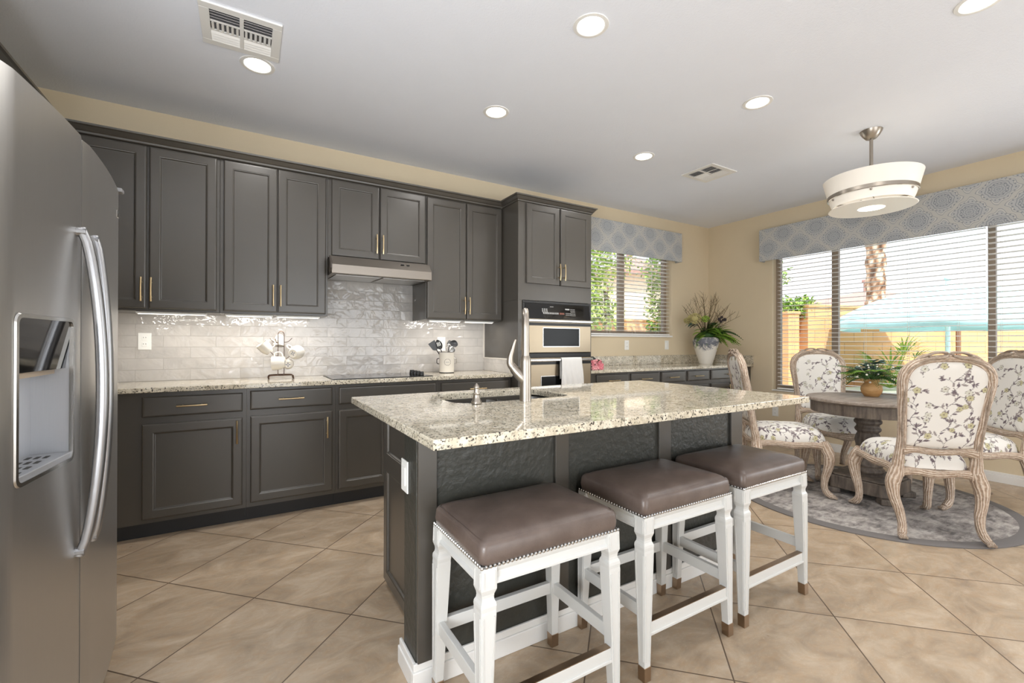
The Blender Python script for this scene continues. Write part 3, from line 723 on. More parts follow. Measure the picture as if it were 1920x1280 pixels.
# ------------------------------------------------------------------ fridge
fy0, fym, fy1 = 1.27, 1.657, 2.2
def fx(y): return -.415 + .030 * (1 - ((y - 1.735) / .465) ** 2)
fg = thing('refrigerator', 'stainless steel side-by-side fridge with ice and water dispenser', 'refrigerator', (-.8, 1.735, 0))
MB().box(-1.2, -.475, fy0 + .005, fy1 - .005, .02, 1.72).build('body', P('grey_fridge_case', (120, 120, 122), .5), fg, bevel=.004)
def fdoor(y0, y1, hole=None):
    ys = list(np.linspace(y0, y1, 15)); z0, z1 = .105, 1.742
    if hole: ys = sorted([y for y in ys if min(abs(y - hole[0]), abs(y - hole[1])) > .01] + list(hole[:2]))
    zs = [z0] + ([hole[2], hole[3]] if hole else []) + [z1]
    m = MB(); n = len(ys); vs = []
    for z in zs:
        for k, y in enumerate(ys):
            e = .006 if k in (0, n - 1) else 0
            vs.append((fx(y) - e, y, z))
    nb = len(vs)
    for z in zs:
        for y in ys: vs.append((-.47, y, z))
    fs = []
    for i in range(len(zs) - 1):
        for k in range(n - 1):
            if hole and i == 1 and ys[k] >= hole[0] - 1e-6 and ys[k + 1] <= hole[1] + 1e-6: continue
            fs.append((i * n + k, i * n + k + 1, (i + 1) * n + k + 1, (i + 1) * n + k))
    T = (len(zs) - 1) * n
    for k in range(n - 1):
        fs.append((k + 1, k, nb + k, nb + k + 1)); fs.append((T + k, T + k + 1, nb + T + k + 1, nb + T + k))
    for i in range(len(zs) - 1):
        a, b = i * n, (i + 1) * n; fs.append((a, b, nb + b, nb + a)); a += n - 1; b += n - 1; fs.append((b, a, nb + a, nb + b))
        fs.append((nb + i * n, nb + (i + 1) * n, nb + (i + 1) * n + n - 1, nb + i * n + n - 1))
    m.add(vs, fs); return m
H0, H1, HZ0, HZ1 = 1.312, 1.572, .885, 1.24
d1 = fdoor(fy0, fym - .003, (H0, H1, HZ0, HZ1)).build('freezer_door', m_steel, fg, smooth=True)
d2 = fdoor(fym + .003, fy1).build('fridge_door', m_steel, fg, smooth=True)
def fhandle(y, yb, bow):
    m = MB(); zt, zb = 1.488, .618; path = []; rad = []
    for k in range(25):
        t = k / 24; z = zt + (zb - zt) * t; s = math.sin(PI * t) ** .62
        path.append((fx(y) + .006 + bow * s, y + yb * s, z)); rad.append(.0115 + .0025 * math.sin(PI * t))
    m.tube(path, rad, 12, raw=True, ref=(1, 0, 0), aspect=.95)
    for t in (.012, .988):
        z = zt + (zb - zt) * t; m.rod((fx(y) - .01, y, z), (fx(y) + .018, y, z), .012, 10)
    return m
hs = brushed('handle_steel', (176, 177, 180), .34, 'z')
fhandle(1.606, .006, .044).build('handle', hs, d1); fhandle(1.712, -.01, .034).build('handle', hs, d2)
# dispenser: recess, display, tray, frame
xf = -.402
dp = MB().box(-.469, -.464, H0, H1, HZ0, HZ1)
dp.add([(-.464, H0 + .001, HZ0), (fx(H0) - .001, H0 + .001, HZ0), (fx(H0) - .001, H0 + .001, HZ1), (-.464, H0 + .001, HZ1)], [(0, 1, 2, 3)])
dp.add([(-.464, H1 - .001, HZ0), (fx(H1) - .001, H1 - .001, HZ0), (fx(H1) - .001, H1 - .001, HZ1), (-.464, H1 - .001, HZ1)], [(3, 2, 1, 0)])
dpo = dp.build('dispenser', m_disp, fg)
MB().add([(fx(H0) + .001, H0, HZ1 - .003), (fx(H1) + .001, H1, HZ1 - .003), (fx(H1) - .012, H1, 1.118), (fx(H0) - .012, H0, 1.118), (-.464, H0, HZ1 - .003), (-.464, H1, HZ1 - .003), (-.464, H1, 1.118), (-.464, H0, 1.118)],
         [(0, 3, 2, 1), (0, 1, 5, 4), (3, 7, 6, 2), (0, 4, 7, 3), (1, 2, 6, 5)]).build('display_panel', m_blackg, dpo)
MB().box(-.463, -.42, H0 + .004, H1 - .004, 1.105, 1.117).build('chute_edge', P('tan_plastic_edge', (176, 160, 140), .5), dpo)
MB().add([(-.464, H0, HZ0 + .018), (fx(H0) + .002, H0, HZ0 + .018), (fx(H1) + .002, H1, HZ0 + .018), (-.464, H1, HZ0 + .018), (-.464, H0, HZ0), (fx(H0) + .002, H0, HZ0), (fx(H1) + .002, H1, HZ0), (-.464, H1, HZ0)],
         [(0, 1, 2, 3), (1, 5, 6, 2), (0, 4, 5, 1), (2, 6, 7, 3)]).build('drip_tray', m_disp, dpo, bevel=.002)
m = MB()
for k in range(4):
    for j in range(3): m.box(-.457 + j * .016, -.4555 + j * .016 + .007, H0 + .03 + k * .055, H0 + .055 + k * .055, HZ0 + .0181, HZ0 + .0188)
m.build('drain_slot', m_slot, dpo)
rr = rrect((H1 - H0) / 2 + .006, (HZ1 - HZ0) / 2 + .006, .02); ri = rrect((H1 - H0) / 2 - .004, (HZ1 - HZ0) / 2 - .004, .014)
yc, zc = (H0 + H1) / 2, (HZ0 + HZ1) / 2
MB().loops([[(fx(yc + a) + .0005, yc + a, zc + b) for a, b in rr], [(fx(yc + a) + .004, yc + a * .99, zc + b * .99) for a, b in rr], [(fx(yc + a) + .004, yc + a, zc + b) for a, b in ri], [(fx(yc + a) - .004, yc + a, zc + b) for a, b in ri]], False, False).build('frame', m_chrome, dpo, smooth=True)
MB().box(fx(2.12) - .002, fx(2.12) + .003, 2.105, 2.135, 1.636, 1.662).build('badge', m_chrome, d2, bevel=.004)
MB().box(-.47, -.40, 2.16, 2.198, 1.742, 1.757).build('hinge_cap', P('grey_hinge_cap', (150, 150, 152), .4), fg, bevel=.004)
MB().box(-.47, -.45, fy0 + .01, fy1 - .01, .015, .10).build('kick_plate', m_black, fg)

# ================================================================== ISLAND
IX0, IX1, IY0, IY1 = .445, 2.462, 1.17, 2.302
SX0, SX1, SY0, SY1 = .80, 1.445, 1.80, 2.20           # sink cut-out
isl = thing('kitchen_island', 'taupe kitchen island base with textured front and white baseboard', 'island', (1.43, 1.8, 0))
MB().box(.50, 2.36, 1.476, 1.62, 0, .884).build('knee_wall', m_plaster, isl, bevel=.012, bseg=3)
for a, b in ((.502, .57), (1.08, 1.148), (1.692, 1.775), (2.258, 2.358)):
    MB().box(a, b, 1.463, 1.4755, .09, .884).build('batten', m_cab, isl, bevel=.002)
MB().box(.60, 2.30, 1.6205, 2.20, .0, .70).box(.60, 2.30, 1.6205, 1.76, .70, .884).box(.60, .76, 1.76, 2.20, .70, .884).box(1.47, 2.30, 1.76, 2.20, .70, .884).box(.76, 1.47, 2.18, 2.20, .70, .884).build('carcass', m_cab, isl)
m = MB()
for (z0, z1) in ((.03, .62), (.60, .884)):
    q = panel_door(1.625, 2.2, z0, z1, 0, .055)
    q.xf(lambda p: (.578 + p[1], 3.825 - p[0], p[2])); m.add(q.v, [tuple(f) for f in q.f])
m.build('end_panel', m_cab, isl)
for (a, b) in ((.62, 1.03), (1.04, 1.45), (1.47, 1.88), (1.89, 2.28)):
    q = panel_door(a, b, .13, .86, 0); q.xf(lambda p: (p[0], 2.2205 - p[1], p[2])); q.f = [tuple(reversed(f)) for f in q.f]; q.build('door', m_cab, isl)
m = MB().box(.484, 2.376, 1.460, 1.4755, 0, .066).box(.488, 2.372, 1.4655, 1.4755, .066, .092)
m.box(.484, .4995, 1.4755, 1.636, 0, .066).box(.4885, .4995, 1.4755, 1.632, .066, .092).box(2.3605, 2.376, 1.4755, 1.636, 0, .066).box(2.3605, 2.372, 1.4755, 1.632, .066, .092)
m.build('baseboard', m_trim, isl, bevel=.003)
# granite top with the sink cut-out
def slab_with_hole():
    oc = [(IX0, IY0), (IX1, IY0), (IX1, IY1), (IX0, IY1)]
    hp = [((SX0 + SX1) / 2 + a, (SY0 + SY1) / 2 + b) for a, b in rrect((SX1 - SX0) / 2, (SY1 - SY0) / 2, .09, 6)]
    n = len(hp); m = MB(); cx, cy = (SX0 + SX1) / 2, (SY0 + SY1) / 2
    def outer(p):
        dx, dy = p[0] - cx, p[1] - cy; t = 1e9
        if dx > 1e-9: t = min(t, (IX1 - cx) / dx)
        if dx < -1e-9: t = min(t, (IX0 - cx) / dx)
        if dy > 1e-9: t = min(t, (IY1 - cy) / dy)
        if dy < -1e-9: t = min(t, (IY0 - cy) / dy)
        return (cx + dx * t, cy + dy * t)
    ang = lambda p: math.atan2(p[1] - cy, p[0] - cx)
    pts = sorted([(ang(p), p, outer(p)) for p in hp] + [(ang(c), None, c) for c in oc], key=lambda q: q[0])
    seq = []
    for k, (a, h, o) in enumerate(pts):
        if h is None:
            ph = next(pts[(k - j) % len(pts)][1] for j in range(1, 9) if pts[(k - j) % len(pts)][1]); nh = next(pts[(k + j) % len(pts)][1] for j in range(1, 9) if pts[(k + j) % len(pts)][1])
            h = ((ph[0] + nh[0]) / 2, (ph[1] + nh[1]) / 2)
        seq.append((h, o))
    N = len(seq)
    rings = [[(h[0], h[1], .884) for h, o in seq], [(o[0], o[1], .884) for h, o in seq], [(o[0], o[1], .915) for h, o in seq], [(h[0], h[1], .915) for h, o in seq], [(h[0], h[1], .884) for h, o in seq]]
    m.loops(rings, False, False); m.f = [tuple(reversed(f)) for f in m.f]
    return m
tag(slab_with_hole().build('countertop', m_granite, bevel=.003), 'speckled granite island countertop with the sink cut into it', 'countertop')
sk = thing('sink', 'stainless double-bowl sink set under the granite island top', 'sink', (1.12, 2.0, .70))
m_sink = P('satin_sink_steel', (196, 196, 196), .36, .85)
for x0, x1 in ((SX0 - .008, 1.155), (1.185, SX1 + .008)):
    cx, cy, hx, hy = (x0 + x1) / 2, (SY0 + SY1) / 2, (x1 - x0) / 2, (SY1 - SY0) / 2 + .008
    ring = lambda k, r, z: [(cx + a, cy + b, z) for a, b in rrect(hx * k, hy * k, r, 6)]
    m = MB().loops([ring(1.0, .08, .872), ring(.985, .08, .80), ring(.96, .08, .73), ring(.86, .07, .712), ring(.2, .02, .710)], False, True, smooth=True)
    m.f = [tuple(reversed(f)) for f in m.f]; b = m.build('bowl', m_sink, sk)
    MB().lathe([(.0, .7105), (.035, .7108), (.042, .7135), (.044, .711)], (cx, cy), 18).build('drain', m_chrome, b)
MB().box(1.155, 1.185, SY0, SY1, .80, .856).build('divider', m_sink, sk, bevel=.008)

# faucet
fa = thing('faucet', 'tall brushed nickel pull-down faucet standing at the island sink', 'faucet', (1.118, 1.752, .915))
FX, FY = 1.118, 1.752; dx, dy = .52, .854
def fp(a, z, s=0): return (FX + dx * a + dy * s, FY + dy * a - dx * s, z)
MB().tube([fp(0, .915), fp(0, .93), fp(0, .98), fp(0, 1.04), fp(0, 1.10), fp(0, 1.125)], [.0275, .027, .0265, .0262, .025, .0195], 20, 6).build('body', m_nickel, fa)
MB().tube([fp(0, 1.10), fp(0, 1.20), fp(0, 1.27), fp(.012, 1.312), fp(.045, 1.336), fp(.085, 1.325), fp(.108, 1.295), fp(.118, 1.262)], [.0185, .0175, .0168, .0165, .0162, .0162, .0165, .017], 18, 6).build('spout', m_nickel, fa)
MB().tube([fp(.118, 1.266), fp(.126, 1.225), fp(.138, 1.17), fp(.143, 1.15)], [.017, .019, .0225, .0235], 18, 5).build('spray_head', m_nickel, fa)
ax, ay = -.86, .51    # handle arm leaves to the side seen on the left
def fh(a, z): return (FX + ax * a, FY + ay * a, z)
MB().tube([fh(.0, 1.005), fh(.022, 1.03), fh(.046, 1.055), fh(.062, 1.074)], [.024, .0255, .0225, .018], 16, 5).build('handle_arm', m_nickel, fa)
MB().tube([fh(.058, 1.071), fh(.070, 1.088), fh(.070, 1.12), fh(.060, 1.155), fh(.052, 1.185), fh(.046, 1.2)], [.0185, .0175, .014, .0105, .008, .006], 14, 6, aspect=.7).build('lever', m_nickel, fa)
# soap dispenser
sd = thing('soap_dispenser', 'small nickel soap pump standing left of the tall faucet', 'soap dispenser', (.872, 1.768, .915))
MB().lathe([(.021, .915), (.0235, .918), (.0238, .926), (.019, .932), (.0155, .945), (.0145, .955), (.0165, .958), (.0165, .962), (.0115, .966), (.0105, .985)], (.872, 1.768), 20).build('collar', m_nickel, sd)
m = MB().lathe([(.0085, .978), (.0125, .985), (.0122, .993), (.007, 1.0), (.0035, 1.006)], (.872, 1.768), 16)
m.tube([(.872, 1.768, .987), (.895, 1.80, .989), (.912, 1.83, .98)], [.007, .006, .005], 10, 5); m.build('nozzle', m_nickel, sd)

# wall plates
def plate(label, loc, face, w=.072, h=.115, kind='outlet', group='white wall plates'):
    t = thing('wall_outlet' if kind == 'outlet' else 'light_switch', label, 'outlet' if kind == 'outlet' else 'switch', loc, {'-y': 0, '-x': -PI / 2, 'y': PI, 'x': PI / 2}[face], group)
    MB().box(-w / 2, w / 2, -.006, -.0005, -h / 2, h / 2).build('plate', m_white, t, bevel=.002, local=True)
    if kind == 'outlet':
        for s in (-1, 1):
            r = MB().loops([[(a, -.0065, s * .022 + b) for a, b in rrect(.016, .0145, .007, 4)], [(a, -.0085, s * .022 + b) for a, b in rrect(.0155, .014, .007, 4)]], False, True)
            r.f = [tuple(reversed(f)) for f in r.f]; ro = r.build('socket', m_white, t, local=True)
            for q in (-.0065, .0065): MB().box(q - .0012, q + .0012, -.0092, -.0084, s * .022 + .001, s * .022 + .0085).build('slot', m_slot, ro, local=True)
    else:
        MB().box(-.0165, .0165, -.0095, -.006, -.034, .034).build('rocker', m_white, t, bevel=.0015, local=True)
    return t
yb = YB - .012
plate('white outlet on the subway tile near the steel fridge', (-.602, yb, 1.19), '-y')
plate('white outlet on the subway tile behind the utensil crock', (1.563, yb, 1.172), '-y', .078, .13)
plate('white outlet on the tan wall under the small window, centre of the buffet', (3.96, YB, 1.16), '-y')
plate('white wall plate on the tan wall under the right edge of the small window', (4.674, YB, 1.16), '-y', kind='switch')
plate('white outlet low on the tan wall left of the big window', (XR, 3.01, .357), '-x')
plate('white switch plate on the side of the kitchen island', (.50, 1.595, .70), '-x', .072, .115, 'switch')

# ================================================================== BAR STOOLS
def make_stool(label):
    t = thing('bar_stool', label, 'stool', (0, 0, 0), 0, 'leather-topped stools along the island')
    hx, hy = .25, .178
    # cushion: boxed leather, domed top
    rings = []
    for d, z in ((.006, .572), (0, .580), (-.002, .600), (0, .625), (.004, .634), (.0105, .6385), (.012, .637), (.016, .641), (.03, .648)):
        rings.append([(a, b, z) for a, b in rrect(hx - d, hy - d, .022, 6)])
    for k in (.8, .6, .4, .2, .05):
        rings.append([(a * k, b * k, .651 + .014 * (1 - k * k)) for a, b in rrect(hx - .03, hy - .03, .022, 6)])
    MB().loops(rings, True, True, smooth=True).build('seat', m_leather, t, smooth=True, local=True, sharp=60)
    nm = MB(); sp = .0135
    for s in (-1, 1):
        n = int(2 * hx / sp)
        for k in range(n + 1):
            x = -hx + 2 * hx * k / n
            nm.add(*nail(x, s * hy, 0, s))
        n = int(2 * hy / sp)
        for k in range(n + 1):
            y = -hy + 2 * hy * k / n
            nm.add(*nail(s * hx, y, s, 0))
    nm.build('nailhead_trim', m_chrome, t, smooth=True, local=True)
    ax, ay = hx - .006, hy - .006
    for s in (-1, 1):
        pr = ((0, .520), (.006, .523), (.006, .529), (-.002, .536), (-.004, .552), (.002, .562), (.004, .571))
        MB().loops([[(x, s * (ay + d), z) for d, z in pr] + [(x, s * (ay - .02), z) for d, z in reversed(pr)] for x in (-ax + .03, ax - .03)], True, True).build('apron', m_stool, t, local=True)
        MB().loops([[(s * (ax + d), y, z) for d, z in pr] + [(s * (ax - .02), y, z) for d, z in reversed(pr)] for y in (-ay + .03, ay - .03)], True, True).build('apron', m_stool, t, local=True)
    for sx_ in (-1, 1):
        for sy_ in (-1, 1):
            L = MB(); X, Y = sx_ * (hx - .022), sy_ * (hy - .022)
            FXo, FYo = sx_ * .24, sy_ * .170
            def sq(cx, cy, r, z): return [(cx - r, cy - r, z), (cx + r, cy - r, z), (cx + r, cy + r, z), (cx - r, cy + r, z)]
            rr_ = []
            for z, r in ((.571, .0245), (.512, .0245), (.506, .0225), (.498, .0195), (.490, .0185), (.482, .0195), (.474, .0235), (.466, .0245), (.455, .0235), (.447, .0240), (.30, .0205), (.048, .0145)):
                k = 1 - z / .571; rr_.append(sq(X + (FXo - X) * k, Y + (FYo - Y) * k, r, z))
            rr_ = rr_[::-1]; L.loops(rr_, True, True)
            # raised fillets on the outer faces
            lo = L.build('leg', m_stool, t, bevel=.0015, local=True)
            F = MB()
            for z0, z1, ins in ((.07, .440, .005), (.518, .562, .006)):
                for face in (0, 1):
                    for e in (-1, 1):
                        vs = []
                        for z in (z0, z1):
                            k = 1 - z / .571; cx, cy = X + (FXo - X) * k, Y + (FYo - Y) * k
                            r = .0245 if z > .45 else .0145 + (.0240 - .0145) * (z - .048) / .399
                            for q in (ins, ins + .003):
                                for o_ in (0, .0022):
                                    if face: vs.append((cx + sx_ * (r + o_), cy + e * (r - q), z))
                                    else: vs.append((cx + e * (r - q), cy + sy_ * (r + o_), z))
                        F.add(vs, [(0, 1, 5, 4), (1, 3, 7, 5), (3, 2, 6, 7), (0, 2, 3, 1), (4, 5, 7, 6)])
            F.build('fillet', m_stool, lo, local=True)
            MB().loops([sq(FXo, FYo, .0155, .0), sq(FXo + (X - FXo) * .08, FYo + (Y - FYo) * .08, .0162, .05)], True, True).build('ferrule', m_ferrule, lo, bevel=.001, local=True)
    def at(z, s, q):   # leg centre at height
        k = 1 - z / .571; return s * ((hx - .022) + (.24 - hx + .022) * k), q * ((hy - .022) + (.170 - hy + .022) * k)
    lx, ly = at(.18, 1, 1)
    st = MB().box(-lx + .012, lx - .012, -ly - .012, -ly + .012, .152, .198).box(-lx + .012, lx - .012, -ly - .016, -ly + .010, .152, .162).build('front_stretcher', m_stool, t, bevel=.002, local=True)
    MB().box(-lx + .017, lx - .017, -ly - .0115, -ly + .0115, .198, .2005).build('kick_plate', m_ferrule, st, local=True)
    MB().box(-lx + .012, lx - .012, ly - .010, ly + .010, .212, .255).build('back_stretcher', m_stool, t, bevel=.002, local=True)
    for s in (-1, 1):
        MB().box(s * lx - .010, s * lx + .010, -ly + .012, ly - .012, .212, .255).build('side_stretcher', m_stool, t, bevel=.002, local=True)
    return t
def nail(x, y, nx, ny, z=.5745, r=.0056):
    vs = []; fs = []
    tx, ty = -ny, nx
    for k in range(8):
        a = 2 * PI * k / 8; vs.append((x + tx * r * math.cos(a), y + ty * r * math.cos(a), z + r * math.sin(a)))
    for k in range(8):
        a = 2 * PI * k / 8; q = r * .7; vs.append((x + tx * q * math.cos(a) + nx * .003, y + ty * q * math.cos(a) + ny * .003, z + q * math.sin(a)))
    vs.append((x + nx * .0042, y + ny * .0042, z))
    for k in range(8):
        j = (k + 1) % 8; fs += [(k, j, 8 + j, 8 + k), (8 + k, 8 + j, 16)]
    return vs, fs
st = make_stool('white stool with brown leather seat nearest the fridge, at the outlet end of the island')
st.location = (.797, 1.252, 0)
dup(st, (1.447, 1.279, 0), 0, 'white stool with brown leather seat, in the middle of the three at the island')
dup(st, (2.035, 1.279, 0), 0, 'white stool with brown leather seat nearest the round dining table')

# ================================================================== DINING SET
rug = thing('rug', 'round distressed grey rug under the dining table', 'rug', (4.10, 1.60, 0))
MB().lathe([(0, .010), (.80, .010), (.83, .010)], (4.10, 1.60), 72, caps=False).build('pile', m_rug, rug)
MB().lathe([(.83, .0101), (.895, .010), (.905, .006), (.905, .0005), (.82, .0005)], (4.10, 1.60), 72, caps=False).build('border', m_rugedge, rug, smooth=True)
TX, TY, TZ = 4.19, 1.57, .758; RZ = .0105
tb = thing('dining_table', 'round weathered grey pedestal table in front of the big window', 'table', (TX, TY, RZ))
MB().lathe([(.395, TZ - .026), (.405, TZ - .020), (.405, TZ - .006), (.400, TZ)], (TX, TY), 64).build('table_top', m_tabletop, tb, smooth=True)
MB().lathe([(.372, .642), (.376, .650), (.376, .722), (.390, .728), (.392, TZ - .0265)], (TX, TY), 64).build('apron', m_tableside, tb, smooth=True)
prof = [(.088, .16), (.092, .175), (.105, .19), (.107, .205), (.090, .22), (.094, .232), (.098, .245), (.084, .262), (.072, .285), (.066, .32), (.074, .38), (.080, .43), (.072, .47), (.066, .49), (.082, .505), (.086, .52), (.074, .535), (.072, .55), (.088, .565), (.09, .58), (.076, .60), (.078, .625), (.09, .642)]
pm = MB(); seg = 48; rings = []
zs = np.linspace(.16, .642, 70); pr_r = np.interp(zs, [p[1] for p in prof], [p[0] for p in prof])
for z, r in zip(zs, pr_r):
    fl = .010 * max(0, 1 - abs((z - .385) / .10) ** 4) if .285 < z < .485 else 0
    rings.append([(TX + (r + fl * math.cos(6 * (2 * PI * k / seg) + z * 26)) * math.cos(2 * PI * k / seg), TY + (r + fl * math.cos(6 * (2 * PI * k / seg) + z * 26)) * math.sin(2 * PI * k / seg), z) for k in range(seg)])
pm.loops(rings, True, True).build('pedestal', m_tableside, tb, smooth=True, sharp=50)
def chamf(h, c, z0, z1, rot):
    pts = [(h, -h + c), (h, h - c), (h - c, h), (-h + c, h), (-h, h - c), (-h, -h + c), (-h + c, -h), (h - c, -h)]
    cr, sr = math.cos(rot), math.sin(rot)
    return MB().loops([[(TX + a * cr - b * sr, TY + a * sr + b * cr, z) for a, b in pts] for z in (z0, z1)], True, True)
bs = chamf(.215, .05, .055, .150, math.radians(0)); q = chamf(.20, .05, .150, .163, 0); bs.add(q.v, q.f)
base_o = bs.build('base', m_tableside, tb, bevel=.006)
for a in (45, 135, 225, 315):
    ca, sa = math.cos(math.radians(a)), math.sin(math.radians(a)); m = MB()
    m.box(-.045, .045, -.05, .05, RZ, .0545); m.xf(lambda p: (TX + (p[0] + .25) * ca - p[1] * sa, TY + (p[0] + .25) * sa + p[1] * ca, p[2])); m.build('foot', m_tableside, tb, bevel=.008)

# floral print -------------------------------------------------------
CW = np.array(lin((226, 223, 217))[:3]); CVINE = np.array(lin((112, 104, 104))[:3]); CLEAF = np.array(lin((110, 98, 104))[:3])
CLEAF2 = np.array(lin((150, 140, 138))[:3]); CFL = np.array(lin((190, 184, 148))[:3]); CFL2 = np.array(lin((206, 204, 192))[:3]); CCEN = np.array(lin((128, 112, 92))[:3])
def floral(Pt, seed, x0, x1, y0, y1):
    """Colours of a climbing vine print at the points Pt (N,2), in metres."""
    r = random.Random(seed); N = len(Pt); C = np.tile(CW, (N, 1)); segs = []; leaves = []; flowers = []
    nv = max(2, int(round((x1 - x0) / .115)))
    def curve(p, a, L, curl, depth):
        n = int(L / .012); prev = p; side = 1
        for i in range(n):
            a2 = a + curl * math.sin(i * .42 + p[0] * 30) ; q = (prev[0] + .012 * math.cos(a2), prev[1] + .012 * math.sin(a2)); segs.append((prev, q, .0011 if depth else .0014)); prev = q
            if depth == 0 and i % 4 == 3:
                side = -side; curve(q, a2 + side * r.uniform(.6, 1.0), r.uniform(.05, .10), .5 * side, 1)
            elif i % 2 == 1:
                s2 = r.choice((-1, 1)); la = a2 + s2 * r.uniform(.5, 1.0)
                leaves.append(((q[0] + .012 * math.cos(la), q[1] + .012 * math.sin(la)), la, r.uniform(.012, .019), r.random() < .3))
        if depth:
            if r.random() < .45: flowers.append((prev, r.uniform(.013, .021), r.random() < .5, r.uniform(0, 6)))
            else:
                for d in (-.7, 0, .7): leaves.append(((prev[0] + .012 * math.cos(a + d), prev[1] + .012 * math.sin(a + d)), a + d, r.uniform(.009, .013), r.random() < .3))
    for k in range(nv):
        x = x0 + (k + .5) / nv * (x1 - x0) + r.uniform(-.02, .02)
        curve((x, y0 - .02), PI / 2 + r.uniform(-.25, .25), (y1 - y0) + .04, .75, 0)
    def near(p, d): return any((p[0] - q[0][0]) ** 2 + (p[1] - q[0][1]) ** 2 < d * d for q in leaves) or any((p[0] - q[0][0]) ** 2 + (p[1] - q[0][1]) ** 2 < d * d for q in flowers)
    for t_ in range(500):
        p = (r.uniform(x0 + .015, x1 - .015), r.uniform(y0 + .01, y1 - .01))
        if near(p, .058): continue
        a = r.uniform(.3, 2.8); prev = p
        for i in range(5):
            q = (prev[0] + .011 * math.cos(a), prev[1] + .011 * math.sin(a)); segs.append((prev, q, .0011)); prev = q; a += r.uniform(-.35, .35)
            if i % 2: leaves.append(((q[0] + .012 * math.cos(a + .8), q[1] + .012 * math.sin(a + .8)), a + .8, r.uniform(.010, .015), r.random() < .3))
        if r.random() < .5: flowers.append((prev, r.uniform(.014, .02), r.random() < .5, r.uniform(0, 6)))
        else: leaves.append(((prev[0] + .012 * math.cos(a), prev[1] + .012 * math.sin(a)), a, .014, False))
    X, Y = Pt[:, 0], Pt[:, 1]
    for (a, b, w) in segs:
        sel = np.where((np.abs(X - a[0]) < .02) & (np.abs(Y - a[1]) < .02))[0]
        if not len(sel): continue
        p = Pt[sel] - a; d = np.array(b) - a; t = np.clip(p @ d / (d @ d), 0, 1); dist = np.hypot(*(p - t[:, None] * d).T)
        C[sel[dist < w]] = CVINE
    for (c, a, L, pale) in leaves:
        sel = np.where((np.abs(X - c[0]) < .02) & (np.abs(Y - c[1]) < .02))[0]
        if not len(sel): continue
        p = Pt[sel] - c; u = p[:, 0] * math.cos(a) + p[:, 1] * math.sin(a); v = -p[:, 0] * math.sin(a) + p[:, 1] * math.cos(a)
        k = np.abs(v) < .34 * L * np.clip(1 - (u / L) ** 2, 0, 1); C[sel[k & (np.abs(u) < L)]] = CLEAF2 if pale else CLEAF
    for (c, R, pale, ph) in flowers:
        sel = np.where((np.abs(X - c[0]) < .03) & (np.abs(Y - c[1]) < .03))[0]
        if not len(sel): continue
        p = Pt[sel] - c; rad = np.hypot(*p.T); th = np.arctan2(p[:, 1], p[:, 0]) + ph
        lim = R * (.72 + .28 * np.abs(np.cos(2.5 * th))); edge = (rad < lim + .0016)
        C[sel[edge]] = CVINE; C[sel[rad < lim]] = CFL2 if pale else CFL; C[sel[rad < R * .24]] = CCEN
    return C
def paint(o, cols):
    a = o.data.color_attributes.new('Print', 'FLOAT_COLOR', 'POINT')
    buf = np.ones((len(cols), 4), np.float32); buf[:, :3] = cols; a.data.foreach_set('color', buf.ravel())

def grid_faces(nu, nv, flip=False, off=0):
    fs = []
    for i in range(nu - 1):
        for j in range(nv - 1):
            f = (i * nv + j, (i + 1) * nv + j, (i + 1) * nv + j + 1, i * nv + j + 1)
            fs.append(tuple(off + a for a in (reversed(f) if flip else f)))
    return fs

